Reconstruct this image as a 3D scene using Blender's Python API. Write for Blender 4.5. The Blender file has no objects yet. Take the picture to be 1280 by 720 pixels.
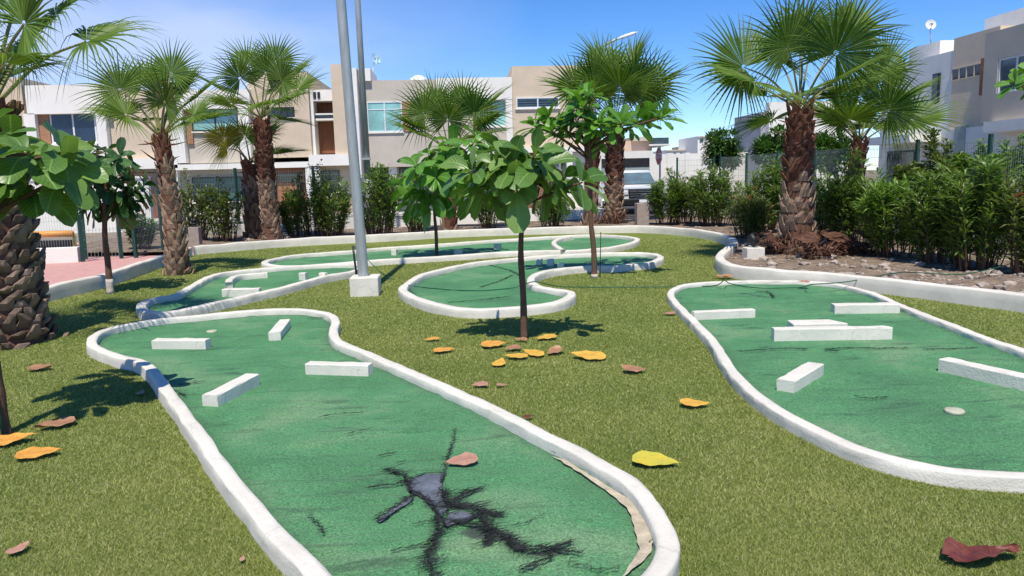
import bpy, bmesh, math, random
import numpy as np
from mathutils import Vector, Matrix, noise
from mathutils.geometry import delaunay_2d_cdt

random.seed(7)
rnd = random.uniform
SC = bpy.context.scene
COL = SC.collection
PI = math.pi

# ------------------------------------------------------------------ camera
F = 950.0
YAW, PITCH, ROLL = math.radians(-3.7), math.radians(8.27), math.radians(-1.4)
CAM = Vector((0.0, 0.0, 1.6))
ROT = Matrix.Rotation(YAW, 3, 'Z') @ Matrix.Rotation(math.radians(90) - PITCH, 3, 'X') @ Matrix.Rotation(ROLL, 3, 'Z')
cd = bpy.data.cameras.new('camera')
cam = bpy.data.objects.new('camera', cd)
COL.objects.link(cam)
cam.matrix_world = Matrix.Translation(CAM) @ ROT.to_4x4()
cd.sensor_fit = 'HORIZONTAL'
cd.angle_x = 2 * math.atan(640 / F)
cd.clip_start = 0.05
cd.clip_end = 2000
SC.camera = cam


def ray(px, py):
    return ROT @ Vector(((px - 640) / F, (360 - py) / F, -1.0))


def gz(px, py, z=0.0):
    d = ray(px, py)
    t = (z - CAM.z) / d.z
    return CAM + d * t


def gy(px, py, Y):
    d = ray(px, py)
    return CAM + d * (Y / d.y)


def gx(px, py, X):
    d = ray(px, py)
    return CAM + d * (X / d.x)


def up_at(base, px, py):
    """point on the vertical plane through base facing the camera (same depth along Y)"""
    return gy(px, py, base.y)


# ------------------------------------------------------------------ materials
MATS = {}


def nodes_of(name):
    m = bpy.data.materials.new(name)
    m.use_nodes = True
    nt = m.node_tree
    for n in list(nt.nodes):
        nt.nodes.remove(n)
    out = nt.nodes.new('ShaderNodeOutputMaterial')
    MATS[name] = m
    return m, nt, out


def N(nt, kind, **kw):
    n = nt.nodes.new(kind)
    for k, v in kw.items():
        if k.startswith('i_'):
            key = k[2:].replace('_', ' ')
            n.inputs[key].default_value = v
        else:
            setattr(n, k, v)
    return n


def ramp(nt, fac, stops):
    r = nt.nodes.new('ShaderNodeValToRGB')
    e = r.color_ramp.elements
    while len(e) < len(stops):
        e.new(0.5)
    for k, (p, c) in enumerate(stops):
        e[k].position = p
        e[k].color = (c[0], c[1], c[2], 1) if not isinstance(c, (int, float)) else (c, c, c, 1)
    if fac is not None:
        nt.links.new(fac, r.inputs[0])
    return r.outputs[0]


def mixc(nt, fac, a, b, mode='MIX'):
    m = nt.nodes.new('ShaderNodeMix')
    m.data_type = 'RGBA'
    m.blend_type = mode
    for sock, v in ((m.inputs[0], fac), (m.inputs[6], a), (m.inputs[7], b)):
        if isinstance(v, (int, float)):
            sock.default_value = v
        elif isinstance(v, tuple):
            sock.default_value = (v[0], v[1], v[2], 1)
        else:
            nt.links.new(v, sock)
    return m.outputs[2]


def noise_tex(nt, scale, detail=4, rough=0.6, coord='Object', stretch=None, dist=0.0):
    tc = nt.nodes.new('ShaderNodeTexCoord')
    src = tc.outputs[coord]
    if stretch:
        mp = nt.nodes.new('ShaderNodeMapping')
        mp.inputs['Scale'].default_value = stretch
        nt.links.new(src, mp.inputs[0])
        src = mp.outputs[0]
    n = N(nt, 'ShaderNodeTexNoise')
    n.inputs['Scale'].default_value = scale
    n.inputs['Detail'].default_value = detail
    n.inputs['Roughness'].default_value = rough
    n.inputs['Distortion'].default_value = dist
    nt.links.new(src, n.inputs['Vector'])
    return n.outputs[0]


def bump(nt, h, strength, dist=0.02):
    b = nt.nodes.new('ShaderNodeBump')
    b.inputs['Strength'].default_value = strength
    b.inputs['Distance'].default_value = dist
    nt.links.new(h, b.inputs['Height'])
    return b.outputs[0]


def plain(name, c, rough=0.7, var=0.18, scale=6.0, bmp=0.15, bscale=60.0, metal=0.0, spec=0.4, stretch=None, dist=0.01):
    """painted / mineral surface: two scales of tone noise and a fine bump"""
    m, nt, out = nodes_of(name)
    p = N(nt, 'ShaderNodeBsdfPrincipled')
    a = tuple(max(0, v * (1 - var)) for v in c)
    b = tuple(min(1, v * (1 + var)) for v in c)
    n1 = noise_tex(nt, scale, 5, 0.65, stretch=stretch)
    col = ramp(nt, n1, [(0.32, a), (0.68, b)])
    nt.links.new(col, p.inputs['Base Color'])
    p.inputs['Roughness'].default_value = rough
    p.inputs['Metallic'].default_value = metal
    p.inputs['Specular IOR Level'].default_value = spec
    if bmp:
        n2 = noise_tex(nt, bscale, 3, 0.6, stretch=stretch)
        nt.links.new(bump(nt, n2, bmp, dist), p.inputs['Normal'])
    nt.links.new(p.outputs[0], out.inputs[0])
    return m


def leafmat(name, lo, mid, hi, rough=0.45, trans=0.3, veins=False, spec=0.4, tr_tint=(1.2, 1.25, 0.5)):
    """foliage: every leaf (mesh island) its own tone, light passes through"""
    m, nt, out = nodes_of(name)
    p = N(nt, 'ShaderNodeBsdfPrincipled')
    g = nt.nodes.new('ShaderNodeNewGeometry')
    oi = nt.nodes.new('ShaderNodeObjectInfo')
    col = ramp(nt, g.outputs['Random Per Island'], [(0.0, lo), (0.5, mid), (1.0, hi)])
    n1 = noise_tex(nt, 14, 4, 0.6)
    col = mixc(nt, 0.35, col, ramp(nt, n1, [(0.3, tuple(v * 0.6 for v in mid)), (0.7, tuple(min(1, v * 1.35) for v in mid))]))
    if veins:
        tc = nt.nodes.new('ShaderNodeTexCoord')
        sx = nt.nodes.new('ShaderNodeSeparateXYZ')
        nt.links.new(tc.outputs['UV'], sx.inputs[0])
        u = N(nt, 'ShaderNodeMath', operation='SUBTRACT'); nt.links.new(sx.outputs[0], u.inputs[0]); u.inputs[1].default_value = 0.5
        au = N(nt, 'ShaderNodeMath', operation='ABSOLUTE'); nt.links.new(u.outputs[0], au.inputs[0])
        mid_r = ramp(nt, au.outputs[0], [(0.0, 1.0), (0.045, 0.0)])
        k = N(nt, 'ShaderNodeMath', operation='MULTIPLY_ADD'); nt.links.new(au.outputs[0], k.inputs[0]); k.inputs[1].default_value = -0.9
        nt.links.new(sx.outputs[1], k.inputs[2])
        s = N(nt, 'ShaderNodeMath', operation='MULTIPLY'); nt.links.new(k.outputs[0], s.inputs[0]); s.inputs[1].default_value = 50.0
        sn = N(nt, 'ShaderNodeMath', operation='SINE'); nt.links.new(s.outputs[0], sn.inputs[0])
        side = ramp(nt, sn.outputs[0], [(0.80, 0.0), (1.0, 0.55)])
        mx = N(nt, 'ShaderNodeMath', operation='MAXIMUM')
        nt.links.new(mid_r, mx.inputs[0]); nt.links.new(side, mx.inputs[1])
        sc = N(nt, 'ShaderNodeMath', operation='MULTIPLY'); nt.links.new(mx.outputs[0], sc.inputs[0]); sc.inputs[1].default_value = 0.6
        pale = tuple(min(1, v * 2.2 + 0.04) for v in mid)
        col = mixc(nt, sc.outputs[0], col, pale)
        nt.links.new(bump(nt, mx.outputs[0], 0.35, 0.01), p.inputs['Normal'])
    nt.links.new(col, p.inputs['Base Color'])
    p.inputs['Roughness'].default_value = rough
    p.inputs['Specular IOR Level'].default_value = spec
    t = nt.nodes.new('ShaderNodeBsdfTranslucent')
    tint = mixc(nt, 1.0, col, tr_tint, 'MULTIPLY')
    nt.links.new(tint, t.inputs[0])
    mx = nt.nodes.new('ShaderNodeMixShader')
    mx.inputs[0].default_value = trans
    nt.links.new(p.outputs[0], mx.inputs[1]); nt.links.new(t.outputs[0], mx.inputs[2])
    nt.links.new(mx.outputs[0], out.inputs[0])
    return m


def bark(name, lo, hi, scale=9, stretch=(1, 1, 0.4)):
    m, nt, out = nodes_of(name)
    p = N(nt, 'ShaderNodeBsdfPrincipled')
    g = nt.nodes.new('ShaderNodeNewGeometry')
    mid = tuple((a + b) / 2 for a, b in zip(lo, hi))
    c1 = ramp(nt, g.outputs['Random Per Island'], [(0, lo), (0.5, mid), (1, hi)])
    n = noise_tex(nt, scale * 3, 5, 0.7, stretch=stretch)
    c2 = ramp(nt, n, [(0.3, tuple(v * 0.55 for v in mid)), (0.7, tuple(v * 1.5 for v in mid))])
    nt.links.new(mixc(nt, 0.45, c1, c2), p.inputs['Base Color'])
    p.inputs['Roughness'].default_value = 0.9
    p.inputs['Specular IOR Level'].default_value = 0.2
    nt.links.new(bump(nt, n, 0.7, 0.03), p.inputs['Normal'])
    nt.links.new(p.outputs[0], out.inputs[0])
    return m


def glassmat(name, c, rough=0.06, spec=0.8, streak=0.25):
    m, nt, out = nodes_of(name)
    p = N(nt, 'ShaderNodeBsdfPrincipled')
    n = noise_tex(nt, 1.3, 3, 0.5)
    a = tuple(v * (1 - streak) for v in c); b = tuple(min(1, v * (1 + streak)) for v in c)
    nt.links.new(ramp(nt, n, [(0.35, a), (0.65, b)]), p.inputs['Base Color'])
    p.inputs['Roughness'].default_value = rough
    p.inputs['Specular IOR Level'].default_value = spec
    nt.links.new(p.outputs[0], out.inputs[0])
    return m


def white_paint(name, c=(0.74, 0.73, 0.70)):
    """thick painted concrete: grime low down, scuffs, roller texture"""
    m, nt, out = nodes_of(name)
    p = N(nt, 'ShaderNodeBsdfPrincipled')
    n1 = noise_tex(nt, 2.2, 6, 0.7)
    n2 = noise_tex(nt, 22, 5, 0.75)
    n3 = noise_tex(nt, 90, 3, 0.6)
    base = ramp(nt, n1, [(0.3, tuple(v * 0.82 for v in c)), (0.62, c)])
    spots = ramp(nt, n2, [(0.54, 0.0), (0.74, 0.6)])
    col = mixc(nt, spots, base, (0.52, 0.49, 0.43))
    tcv = nt.nodes.new('ShaderNodeTexCoord'); vm = nt.nodes.new('ShaderNodeVectorMath'); vm.operation = 'ADD'
    nn = N(nt, 'ShaderNodeTexNoise', i_Scale=6.0, i_Detail=4.0); nt.links.new(tcv.outputs['Object'], nn.inputs['Vector'])
    sv = nt.nodes.new('ShaderNodeVectorMath'); sv.operation = 'SCALE'; sv.inputs['Scale'].default_value = 0.22; nt.links.new(nn.outputs['Color'], sv.inputs[0])
    nt.links.new(tcv.outputs['Object'], vm.inputs[0]); nt.links.new(sv.outputs[0], vm.inputs[1])
    vo = nt.nodes.new('ShaderNodeTexVoronoi'); vo.feature = 'DISTANCE_TO_EDGE'; vo.inputs['Scale'].default_value = 0.8; nt.links.new(vm.outputs[0], vo.inputs['Vector'])
    ck = ramp(nt, vo.outputs['Distance'], [(0.0, 0.22), (0.006, 0.0)])
    col = mixc(nt, ck, col, (0.16, 0.15, 0.13))
    chips = ramp(nt, noise_tex(nt, 9, 6, 0.8), [(0.65, 0.0), (0.69, 0.75)])
    col = mixc(nt, chips, col, (0.40, 0.37, 0.32))
    nt.links.new(col, p.inputs['Base Color'])
    p.inputs['Roughness'].default_value = 0.62
    p.inputs['Specular IOR Level'].default_value = 0.35
    hb = N(nt, 'ShaderNodeMath', operation='ADD'); nt.links.new(n2, hb.inputs[0]); nt.links.new(n3, hb.inputs[1])
    nt.links.new(bump(nt, hb.outputs[0], 0.35, 0.012), p.inputs['Normal'])
    nt.links.new(p.outputs[0], out.inputs[0])
    return m


def carpet_mat(name, c):
    m, nt, out = nodes_of(name)
    p = N(nt, 'ShaderNodeBsdfPrincipled')
    big = noise_tex(nt, 0.9, 5, 0.65, dist=0.4)
    wr = noise_tex(nt, 2.0, 5, 0.65, stretch=(0.6, 3.2, 1), dist=1.2)
    fine = noise_tex(nt, 85, 4, 0.85)
    base = ramp(nt, big, [(0.28, tuple(v * 0.66 for v in c)), (0.50, c), (0.74, (c[0] * 2.4 + 0.02, c[1] * 1.30, c[2] * 1.7))])
    sp = ramp(nt, fine, [(0.36, 0.42), (0.5, 1.0), (0.64, 1.7)])
    col = mixc(nt, 1.0, base, sp, 'MULTIPLY')
    scuff = ramp(nt, wr, [(0.55, 0.0), (0.68, 0.55)])
    col = mixc(nt, scuff, col, (0.014, 0.045, 0.026))
    scf2 = ramp(nt, noise_tex(nt, 24, 5, 0.85), [(0.56, 0.0), (0.68, 0.5)])
    col = mixc(nt, scf2, col, (0.02, 0.06, 0.035))
    at = nt.nodes.new('ShaderNodeAttribute'); at.attribute_name = 'stain'
    fib = noise_tex(nt, 26, 6, 0.8, stretch=(1.0, 0.45, 1), dist=1.5)
    ad = N(nt, 'ShaderNodeMath', operation='ADD'); nt.links.new(at.outputs['Fac'], ad.inputs[0]); nt.links.new(fib, ad.inputs[1])
    sf = ramp(nt, ad.outputs[0], [(0.80, 0.0), (0.95, 0.35), (1.10, 0.85)])
    col = mixc(nt, sf, col, (0.026, 0.036, 0.034))
    ed = nt.nodes.new('ShaderNodeAttribute'); ed.attribute_name = 'edge_dirt'
    ae = N(nt, 'ShaderNodeMath', operation='MULTIPLY'); nt.links.new(ed.outputs['Fac'], ae.inputs[0]); nt.links.new(noise_tex(nt, 9, 5, 0.7), ae.inputs[1])
    col = mixc(nt, ae.outputs[0], col, (0.035, 0.085, 0.045))
    nt.links.new(col, p.inputs['Base Color'])
    p.inputs['Roughness'].default_value = 0.95
    p.inputs['Specular IOR Level'].default_value = 0.15
    p.inputs['Sheen Weight'].default_value = 0.15
    hb = N(nt, 'ShaderNodeMath', operation='MULTIPLY_ADD'); nt.links.new(wr, hb.inputs[0]); hb.inputs[1].default_value = 3.0
    nt.links.new(fine, hb.inputs[2])
    nt.links.new(bump(nt, hb.outputs[0], 0.7, 0.012), p.inputs['Normal'])
    nt.links.new(p.outputs[0], out.inputs[0])
    return m


def turf_mat(name):
    m, nt, out = nodes_of(name)
    p = N(nt, 'ShaderNodeBsdfPrincipled')
    big = noise_tex(nt, 0.7, 5, 0.6)
    fine = noise_tex(nt, 75, 4, 0.8)
    base = ramp(nt, big, [(0.3, (0.155, 0.20, 0.034)), (0.5, (0.18, 0.225, 0.044)), (0.7, (0.21, 0.245, 0.055))])
    sp = ramp(nt, fine, [(0.25, 0.3), (0.5, 0.9), (0.75, 1.6)])
    nt.links.new(mixc(nt, 1.0, base, sp, 'MULTIPLY'), p.inputs['Base Color'])
    p.inputs['Roughness'].default_value = 0.9
    p.inputs['Specular IOR Level'].default_value = 0.2
    nt.links.new(bump(nt, fine, 0.9, 0.02), p.inputs['Normal'])
    nt.links.new(p.outputs[0], out.inputs[0])
    return m


def blade_mat(name):
    m, nt, out = nodes_of(name)
    p = N(nt, 'ShaderNodeBsdfPrincipled')
    g = nt.nodes.new('ShaderNodeNewGeometry')
    c1 = ramp(nt, g.outputs['Random Per Island'], [(0.0, (0.17, 0.22, 0.036)), (0.3, (0.275, 0.335, 0.068)), (0.7, (0.355, 0.41, 0.11)), (0.9, (0.45, 0.45, 0.17)), (1.0, (0.54, 0.51, 0.26))])
    big = noise_tex(nt, 0.9, 4, 0.6)
    t = ramp(nt, big, [(0.32, (0.78, 0.84, 0.8)), (0.66, (1.16, 1.08, 1.25))])
    col = mixc(nt, 1.0, c1, t, 'MULTIPLY')
    nt.links.new(col, p.inputs['Base Color'])
    p.inputs['Roughness'].default_value = 0.5
    p.inputs['Specular IOR Level'].default_value = 0.3
    tr = nt.nodes.new('ShaderNodeBsdfTranslucent'); nt.links.new(col, tr.inputs[0])
    mx = nt.nodes.new('ShaderNodeMixShader'); mx.inputs[0].default_value = 0.3
    nt.links.new(p.outputs[0], mx.inputs[1]); nt.links.new(tr.outputs[0], mx.inputs[2])
    nt.links.new(mx.outputs[0], out.inputs[0])
    return m


M = MATS
white_paint('curb_white', (0.73, 0.68, 0.595))
white_paint('block_white', (0.74, 0.69, 0.605))
plain('planter_white', (0.65, 0.605, 0.53), 0.7, 0.10, 3, 0.25, 40)
carpet_mat('carpet_green', (0.070, 0.232, 0.086))
turf_mat('turf')
blade_mat('turf_blade')
plain('earth', (0.26, 0.21, 0.16), 0.95, 0.35, 5, 0.8, 30, spec=0.1, dist=0.05)
plain('bed_soil', (0.24, 0.18, 0.135), 0.95, 0.40, 4, 0.9, 26, spec=0.1, dist=0.06)
plain('stone_pale', (0.34, 0.28, 0.23), 0.9, 0.4, 3, 0.4, 20)
plain('asphalt', (0.055, 0.054, 0.052), 0.9, 0.25, 3, 0.4, 90)
plain('road_line', (0.70, 0.62, 0.25), 0.8, 0.2, 20, 0.1, 60)
plain('pink_paving', (0.52, 0.28, 0.25), 0.9, 0.12, 5, 0.3, 60)
plain('pale_paving', (0.48, 0.45, 0.40), 0.9, 0.15, 5, 0.3, 60)
plain('concrete', (0.33, 0.27, 0.23), 0.9, 0.18, 8, 0.4, 60)
plain('concrete_wet', (0.125, 0.135, 0.155), 0.35, 0.45, 9, 0.35, 60)
plain('torn_black', (0.018, 0.021, 0.022), 0.85, 0.5, 30, 0.6, 90)
plain('sand_base', (0.43, 0.37, 0.27), 0.95, 0.25, 16, 0.6, 70)
plain('cup_plastic', (0.44, 0.44, 0.32), 0.6, 0.2, 30, 0.2, 60)
plain('cup_dark', (0.02, 0.03, 0.025), 0.8, 0.3, 30, 0.2, 60)
plain('galvanised', (0.36, 0.385, 0.385), 0.5, 0.16, 5, 0.1, 60, metal=0.3, stretch=(4, 4, 0.5))
plain('fence_green', (0.012, 0.055, 0.043), 0.5, 0.2, 8, 0.1, 60)
plain('wire_grey', (0.30, 0.36, 0.34), 0.5, 0.1, 8, 0.0)
plain('hose_green', (0.012, 0.10, 0.05), 0.45, 0.2, 20, 0.1, 60)
plain('cable_black', (0.012, 0.012, 0.013), 0.5, 0.2, 20, 0.1, 60)
plain('house_white', (0.79, 0.755, 0.69), 0.75, 0.06, 1.2, 0.15, 25)
plain('house_beige', (0.60, 0.485, 0.36), 0.8, 0.07, 1.2, 0.2, 25)
plain('house_taupe', (0.51, 0.455, 0.38), 0.8, 0.07, 1.2, 0.2, 25)
plain('house_greige', (0.68, 0.54, 0.395), 0.8, 0.06, 1.2, 0.2, 25)
plain('house_grey', (0.48, 0.42, 0.345), 0.8, 0.06, 1.2, 0.2, 25)
plain('far_shaded', (0.36, 0.36, 0.38), 0.8, 0.05, 1.2, 0.2, 25)  # shade of the far house's left side put into its wall colour
plain('far_peach', (0.52, 0.38, 0.29), 0.8, 0.06, 1.2, 0.2, 25)
plain('wood_brown', (0.20, 0.075, 0.032), 0.6, 0.35, 3, 0.3, 25, stretch=(6, 6, 0.6))
plain('wood_door', (0.34, 0.15, 0.06), 0.55, 0.3, 3, 0.3, 25, stretch=(6, 6, 0.6))
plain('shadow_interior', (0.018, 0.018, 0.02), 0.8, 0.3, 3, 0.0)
plain('dark_frame', (0.022, 0.022, 0.024), 0.45, 0.2, 8, 0.0)
plain('alu_frame', (0.72, 0.73, 0.73), 0.45, 0.06, 8, 0.0)
plain('orange_paint', (0.70, 0.30, 0.05), 0.5, 0.15, 6, 0.1, 50)
plain('yellow_paint', (0.70, 0.52, 0.06), 0.5, 0.15, 6, 0.1, 50)
plain('sign_red', (0.52, 0.11, 0.14), 0.45, 0.12, 10, 0.05, 50)
plain('sign_white', (0.80, 0.80, 0.80), 0.45, 0.05, 10, 0.05, 50)
plain('car_white', (0.78, 0.79, 0.80), 0.22, 0.03, 2, 0.0, spec=0.6)
plain('car_black', (0.012, 0.012, 0.013), 0.4, 0.3, 12, 0.0)
plain('chrome', (0.65, 0.66, 0.68), 0.2, 0.1, 12, 0.0, metal=1.0)
plain('rubber', (0.02, 0.02, 0.02), 0.85, 0.2, 12, 0.2, 60)
glassmat('lamp_glass', (0.55, 0.57, 0.58), 0.1)
glassmat('car_glass', (0.10, 0.15, 0.17), 0.06, 0.9)
glassmat('glass_teal', (0.25, 0.50, 0.47), 0.08, 0.7)
glassmat('glass_navy', (0.016, 0.026, 0.055), 0.06, 0.6)
glassmat('glass_dark', (0.022, 0.028, 0.032), 0.06, 0.6)
glassmat('glass_green', (0.06, 0.14, 0.12), 0.06, 0.7)
glassmat('glass_slate', (0.06, 0.095, 0.11), 0.08, 0.7)
plain('dish_blue', (0.40, 0.60, 0.74), 0.5, 0.06, 6, 0.0)
plain('tank_white', (0.78, 0.80, 0.80), 0.5, 0.06, 6, 0.0)

# brick cladding
def brick_mat(name, a, b, mortar, rot=None):
    m, nt, out = nodes_of(name)
    p = N(nt, 'ShaderNodeBsdfPrincipled')
    tc = nt.nodes.new('ShaderNodeTexCoord')
    mp = nt.nodes.new('ShaderNodeMapping')
    mp.inputs['Rotation'].default_value = rot or (PI / 2, 0, 0)
    nt.links.new(tc.outputs['Object'], mp.inputs[0])
    br = nt.nodes.new('ShaderNodeTexBrick')
    br.inputs['Color1'].default_value = (*a, 1); br.inputs['Color2'].default_value = (*b, 1); br.inputs['Mortar'].default_value = (*mortar, 1)
    br.inputs['Scale'].default_value = 4.0
    br.inputs['Mortar Size'].default_value = 0.02
    nt.links.new(mp.outputs[0], br.inputs['Vector'])
    nt.links.new(br.outputs[0], p.inputs['Base Color'])
    p.inputs['Roughness'].default_value = 0.85
    nt.links.new(p.outputs[0], out.inputs[0])
    return m
brick_mat('brick', (0.40, 0.19, 0.09), (0.33, 0.14, 0.065), (0.36, 0.27, 0.2))
brick_mat('brick_side', (0.36, 0.14, 0.065), (0.30, 0.11, 0.05), (0.30, 0.2, 0.14), (PI / 2, 0, PI / 2))

leafmat('almond_leaf', (0.050, 0.120, 0.020), (0.115, 0.225, 0.042), (0.27, 0.39, 0.10), 0.36, 0.32, True, 0.5)
leafmat('almond_bright', (0.06, 0.165, 0.018), (0.105, 0.255, 0.030), (0.20, 0.37, 0.055), 0.36, 0.32, True, 0.5)
leafmat('almond_dark', (0.020, 0.055, 0.012), (0.042, 0.105, 0.022), (0.10, 0.20, 0.045), 0.33, 0.22, True, 0.5)
leafmat('palm_leaf', (0.042, 0.100, 0.012), (0.092, 0.175, 0.020), (0.22, 0.30, 0.055), 0.50, 0.32, False, 0.3)
leafmat('palm_yellowing', (0.10, 0.14, 0.02), (0.24, 0.25, 0.04), (0.45, 0.33, 0.08), 0.45, 0.4, False, 0.3)
leafmat('petiole', (0.13, 0.16, 0.04), (0.20, 0.21, 0.07), (0.30, 0.27, 0.11), 0.5, 0.05)
leafmat('oleander_leaf', (0.050, 0.115, 0.022), (0.125, 0.215, 0.045), (0.28, 0.36, 0.11), 0.38, 0.38, False, 0.45)
leafmat('oleander_light', (0.075, 0.16, 0.024), (0.14, 0.26, 0.040), (0.27, 0.37, 0.09), 0.42, 0.36)
leafmat('oleander_mixed', (0.07, 0.12, 0.028), (0.15, 0.21, 0.055), (0.30, 0.30, 0.12), 0.42, 0.34)
leafmat('vine_leaf', (0.0540, 0.1020, 0.0192), (0.1200, 0.1740, 0.0360), (0.2400, 0.2640, 0.0720), 0.45, 0.3)
leafmat('round_leaf', (0.035, 0.09, 0.022), (0.07, 0.16, 0.032), (0.15, 0.27, 0.06), 0.4, 0.25)
leafmat('flower_red', (0.45, 0.05, 0.03), (0.55, 0.08, 0.05), (0.60, 0.22, 0.16), 0.5, 0.3, tr_tint=(1.1, 0.9, 0.8))
bark('boot_grey', (0.11, 0.065, 0.042), (0.50, 0.34, 0.23))
bark('boot_dark', (0.07, 0.045, 0.032), (0.34, 0.24, 0.175))
bark('boot_red', (0.055, 0.022, 0.014), (0.20, 0.085, 0.052))
bark('fibre_brown', (0.045, 0.020, 0.014), (0.20, 0.10, 0.065))
bark('bark_brown', (0.10, 0.055, 0.035), (0.17, 0.10, 0.065))
plain('limewash', (0.52, 0.44, 0.38), 0.9, 0.3, 14, 0.5, 50)

# ------------------------------------------------------------------ mesh builder
class MB:
    def __init__(s):
        s.v = []; s.f = []; s.mi = []; s.uv = []; s.has_uv = False

    def add(s, verts, faces, mi=0, uvs=None):
        o = len(s.v)
        s.v.extend([tuple(p) for p in verts])
        for k, f in enumerate(faces):
            s.f.append(tuple(o + i for i in f))
            s.mi.append(mi)
            if uvs is not None:
                s.has_uv = True
                s.uv.extend([uvs[i] for i in f])
            else:
                s.uv.extend([(0.0, 0.0)] * len(f))

    def box(s, x0, x1, y0, y1, z0, z1, mi=0):
        v = [(x0, y0, z0), (x1, y0, z0), (x1, y1, z0), (x0, y1, z0), (x0, y0, z1), (x1, y0, z1), (x1, y1, z1), (x0, y1, z1)]
        s.add(v, [(0, 3, 2, 1), (4, 5, 6, 7), (0, 1, 5, 4), (1, 2, 6, 5), (2, 3, 7, 6), (3, 0, 4, 7)], mi)

    def tube(s, pts, radii, n=8, mi=0, caps=True):
        pts = [Vector(p) for p in pts]
        if isinstance(radii, (int, float)):
            radii = [radii] * len(pts)
        vs = []; fs = []
        t0 = (pts[1] - pts[0]).normalized()
        ref = Vector((0, 0, 1)) if abs(t0.z) < 0.9 else Vector((1, 0, 0))
        for i, p in enumerate(pts):
            if i == 0: t = pts[1] - pts[0]
            elif i == len(pts) - 1: t = pts[-1] - pts[-2]
            else: t = pts[i + 1] - pts[i - 1]
            t.normalize()
            a = ref - t * ref.dot(t); a.normalize(); ref = a
            b = t.cross(a)
            for k in range(n):
                an = 2 * PI * k / n
                vs.append(p + (a * math.cos(an) + b * math.sin(an)) * radii[i])
        for i in range(len(pts) - 1):
            for k in range(n):
                fs.append((i * n + k, i * n + (k + 1) % n, (i + 1) * n + (k + 1) % n, (i + 1) * n + k))
        if caps:
            fs.append(tuple(range(n))[::-1]); fs.append(tuple((len(pts) - 1) * n + k for k in range(n)))
        s.add(vs, fs, mi)

    def prism(s, poly, z0, z1, mi=0):
        n = len(poly)
        vs = [(p[0], p[1], z0) for p in poly] + [(p[0], p[1], z1) for p in poly]
        fs = [tuple(range(n, 2 * n)), tuple(range(n))[::-1]]
        for k in range(n):
            fs.append((k, (k + 1) % n, n + (k + 1) % n, n + k))
        s.add(vs, fs, mi)

    def lathe(s, c, prof, n=20, mi=0):
        vs = []; fs = []
        for r, z in prof:
            for k in range(n):
                a = 2 * PI * k / n
                vs.append((c[0] + r * math.cos(a), c[1] + r * math.sin(a), c[2] + z))
        for i in range(len(prof) - 1):
            for k in range(n):
                fs.append((i * n + k, i * n + (k + 1) % n, (i + 1) * n + (k + 1) % n, (i + 1) * n + k))
        fs.append(tuple(range(n))[::-1]); fs.append(tuple((len(prof) - 1) * n + k for k in range(n)))
        s.add(vs, fs, mi)

    def build(s, name, mats, parent=None, smooth=False, bevel=0.0, origin=None):
        me = bpy.data.meshes.new(name)
        v = s.v
        if origin is None and parent is not None:
            origin = ORIG.get(parent.name)
        if origin is not None:
            ox, oy, oz = origin
            v = [(a - ox, b - oy, c - oz) for a, b, c in v]
        me.from_pydata(v, [], s.f)
        if not isinstance(mats, (list, tuple)): mats = [mats]
        for m in mats:
            me.materials.append(M[m])
        if len(mats) > 1:
            me.polygons.foreach_set('material_index', s.mi)
        if s.has_uv:
            l = me.uv_layers.new(name='UVMap')
            l.data.foreach_set('uv', np.array(s.uv, dtype=np.float32).ravel())
        if smooth:
            me.polygons.foreach_set('use_smooth', [True] * len(me.polygons))
        me.update()
        ob = bpy.data.objects.new(name, me)
        COL.objects.link(ob)
        if parent is not None:
            ob.parent = parent
            ORIG[ob.name] = origin if origin is not None else (0, 0, 0)
        else:
            if origin is not None:
                ob.location = origin
            ORIG[ob.name] = origin if origin is not None else (0, 0, 0)
        if bevel:
            b = ob.modifiers.new('bevel', 'BEVEL'); b.width = bevel; b.segments = 2; b.limit_method = 'ANGLE'
        return ob


ORIG = {}


def tag(o, label=None, cat=None, group=None, kind=None):
    if label: o['label'] = label
    if cat: o['category'] = cat
    if group: o['group'] = group
    if kind: o['kind'] = kind
    return o


def thing(name, loc, label, cat, group=None):
    o = bpy.data.objects.new(name, None)
    COL.objects.link(o)
    o.location = loc
    o.empty_display_size = 0.2
    ORIG[o.name] = tuple(loc)
    return tag(o, label, cat, group)


def bez(pts, n=12, closed=False):
    """Catmull-Rom through 2-D/3-D points"""
    pts = [Vector(p) for p in pts]
    out = []
    m = len(pts)
    rng = range(m) if closed else range(m - 1)
    for i in rng:
        p0 = pts[(i - 1) % m] if (closed or i > 0) else pts[0] * 2 - pts[1]
        p1 = pts[i]; p2 = pts[(i + 1) % m]
        p3 = pts[(i + 2) % m] if (closed or i + 2 < m) else p2 * 2 - p1
        for k in range(n):
            t = k / n
            out.append(0.5 * ((2 * p1) + (p2 - p0) * t + (2 * p0 - 5 * p1 + 4 * p2 - p3) * t * t + (3 * p1 - p0 - 3 * p2 + p3) * t ** 3))
    if not closed: out.append(pts[-1])
    return out


def resample(pts, step, closed=False):
    if closed: pts = pts + [pts[0]]
    out = [pts[0].copy()]
    acc = 0
    for a, b in zip(pts, pts[1:]):
        L = (b - a).length
        d = step - acc
        while d <= L:
            out.append(a.lerp(b, d / L)); d += step
        acc = L - (d - step)
    if closed:
        if (out[-1] - out[0]).length < step * 0.6: out.pop()
    else:
        out.append(pts[-1].copy())
    return out


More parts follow.
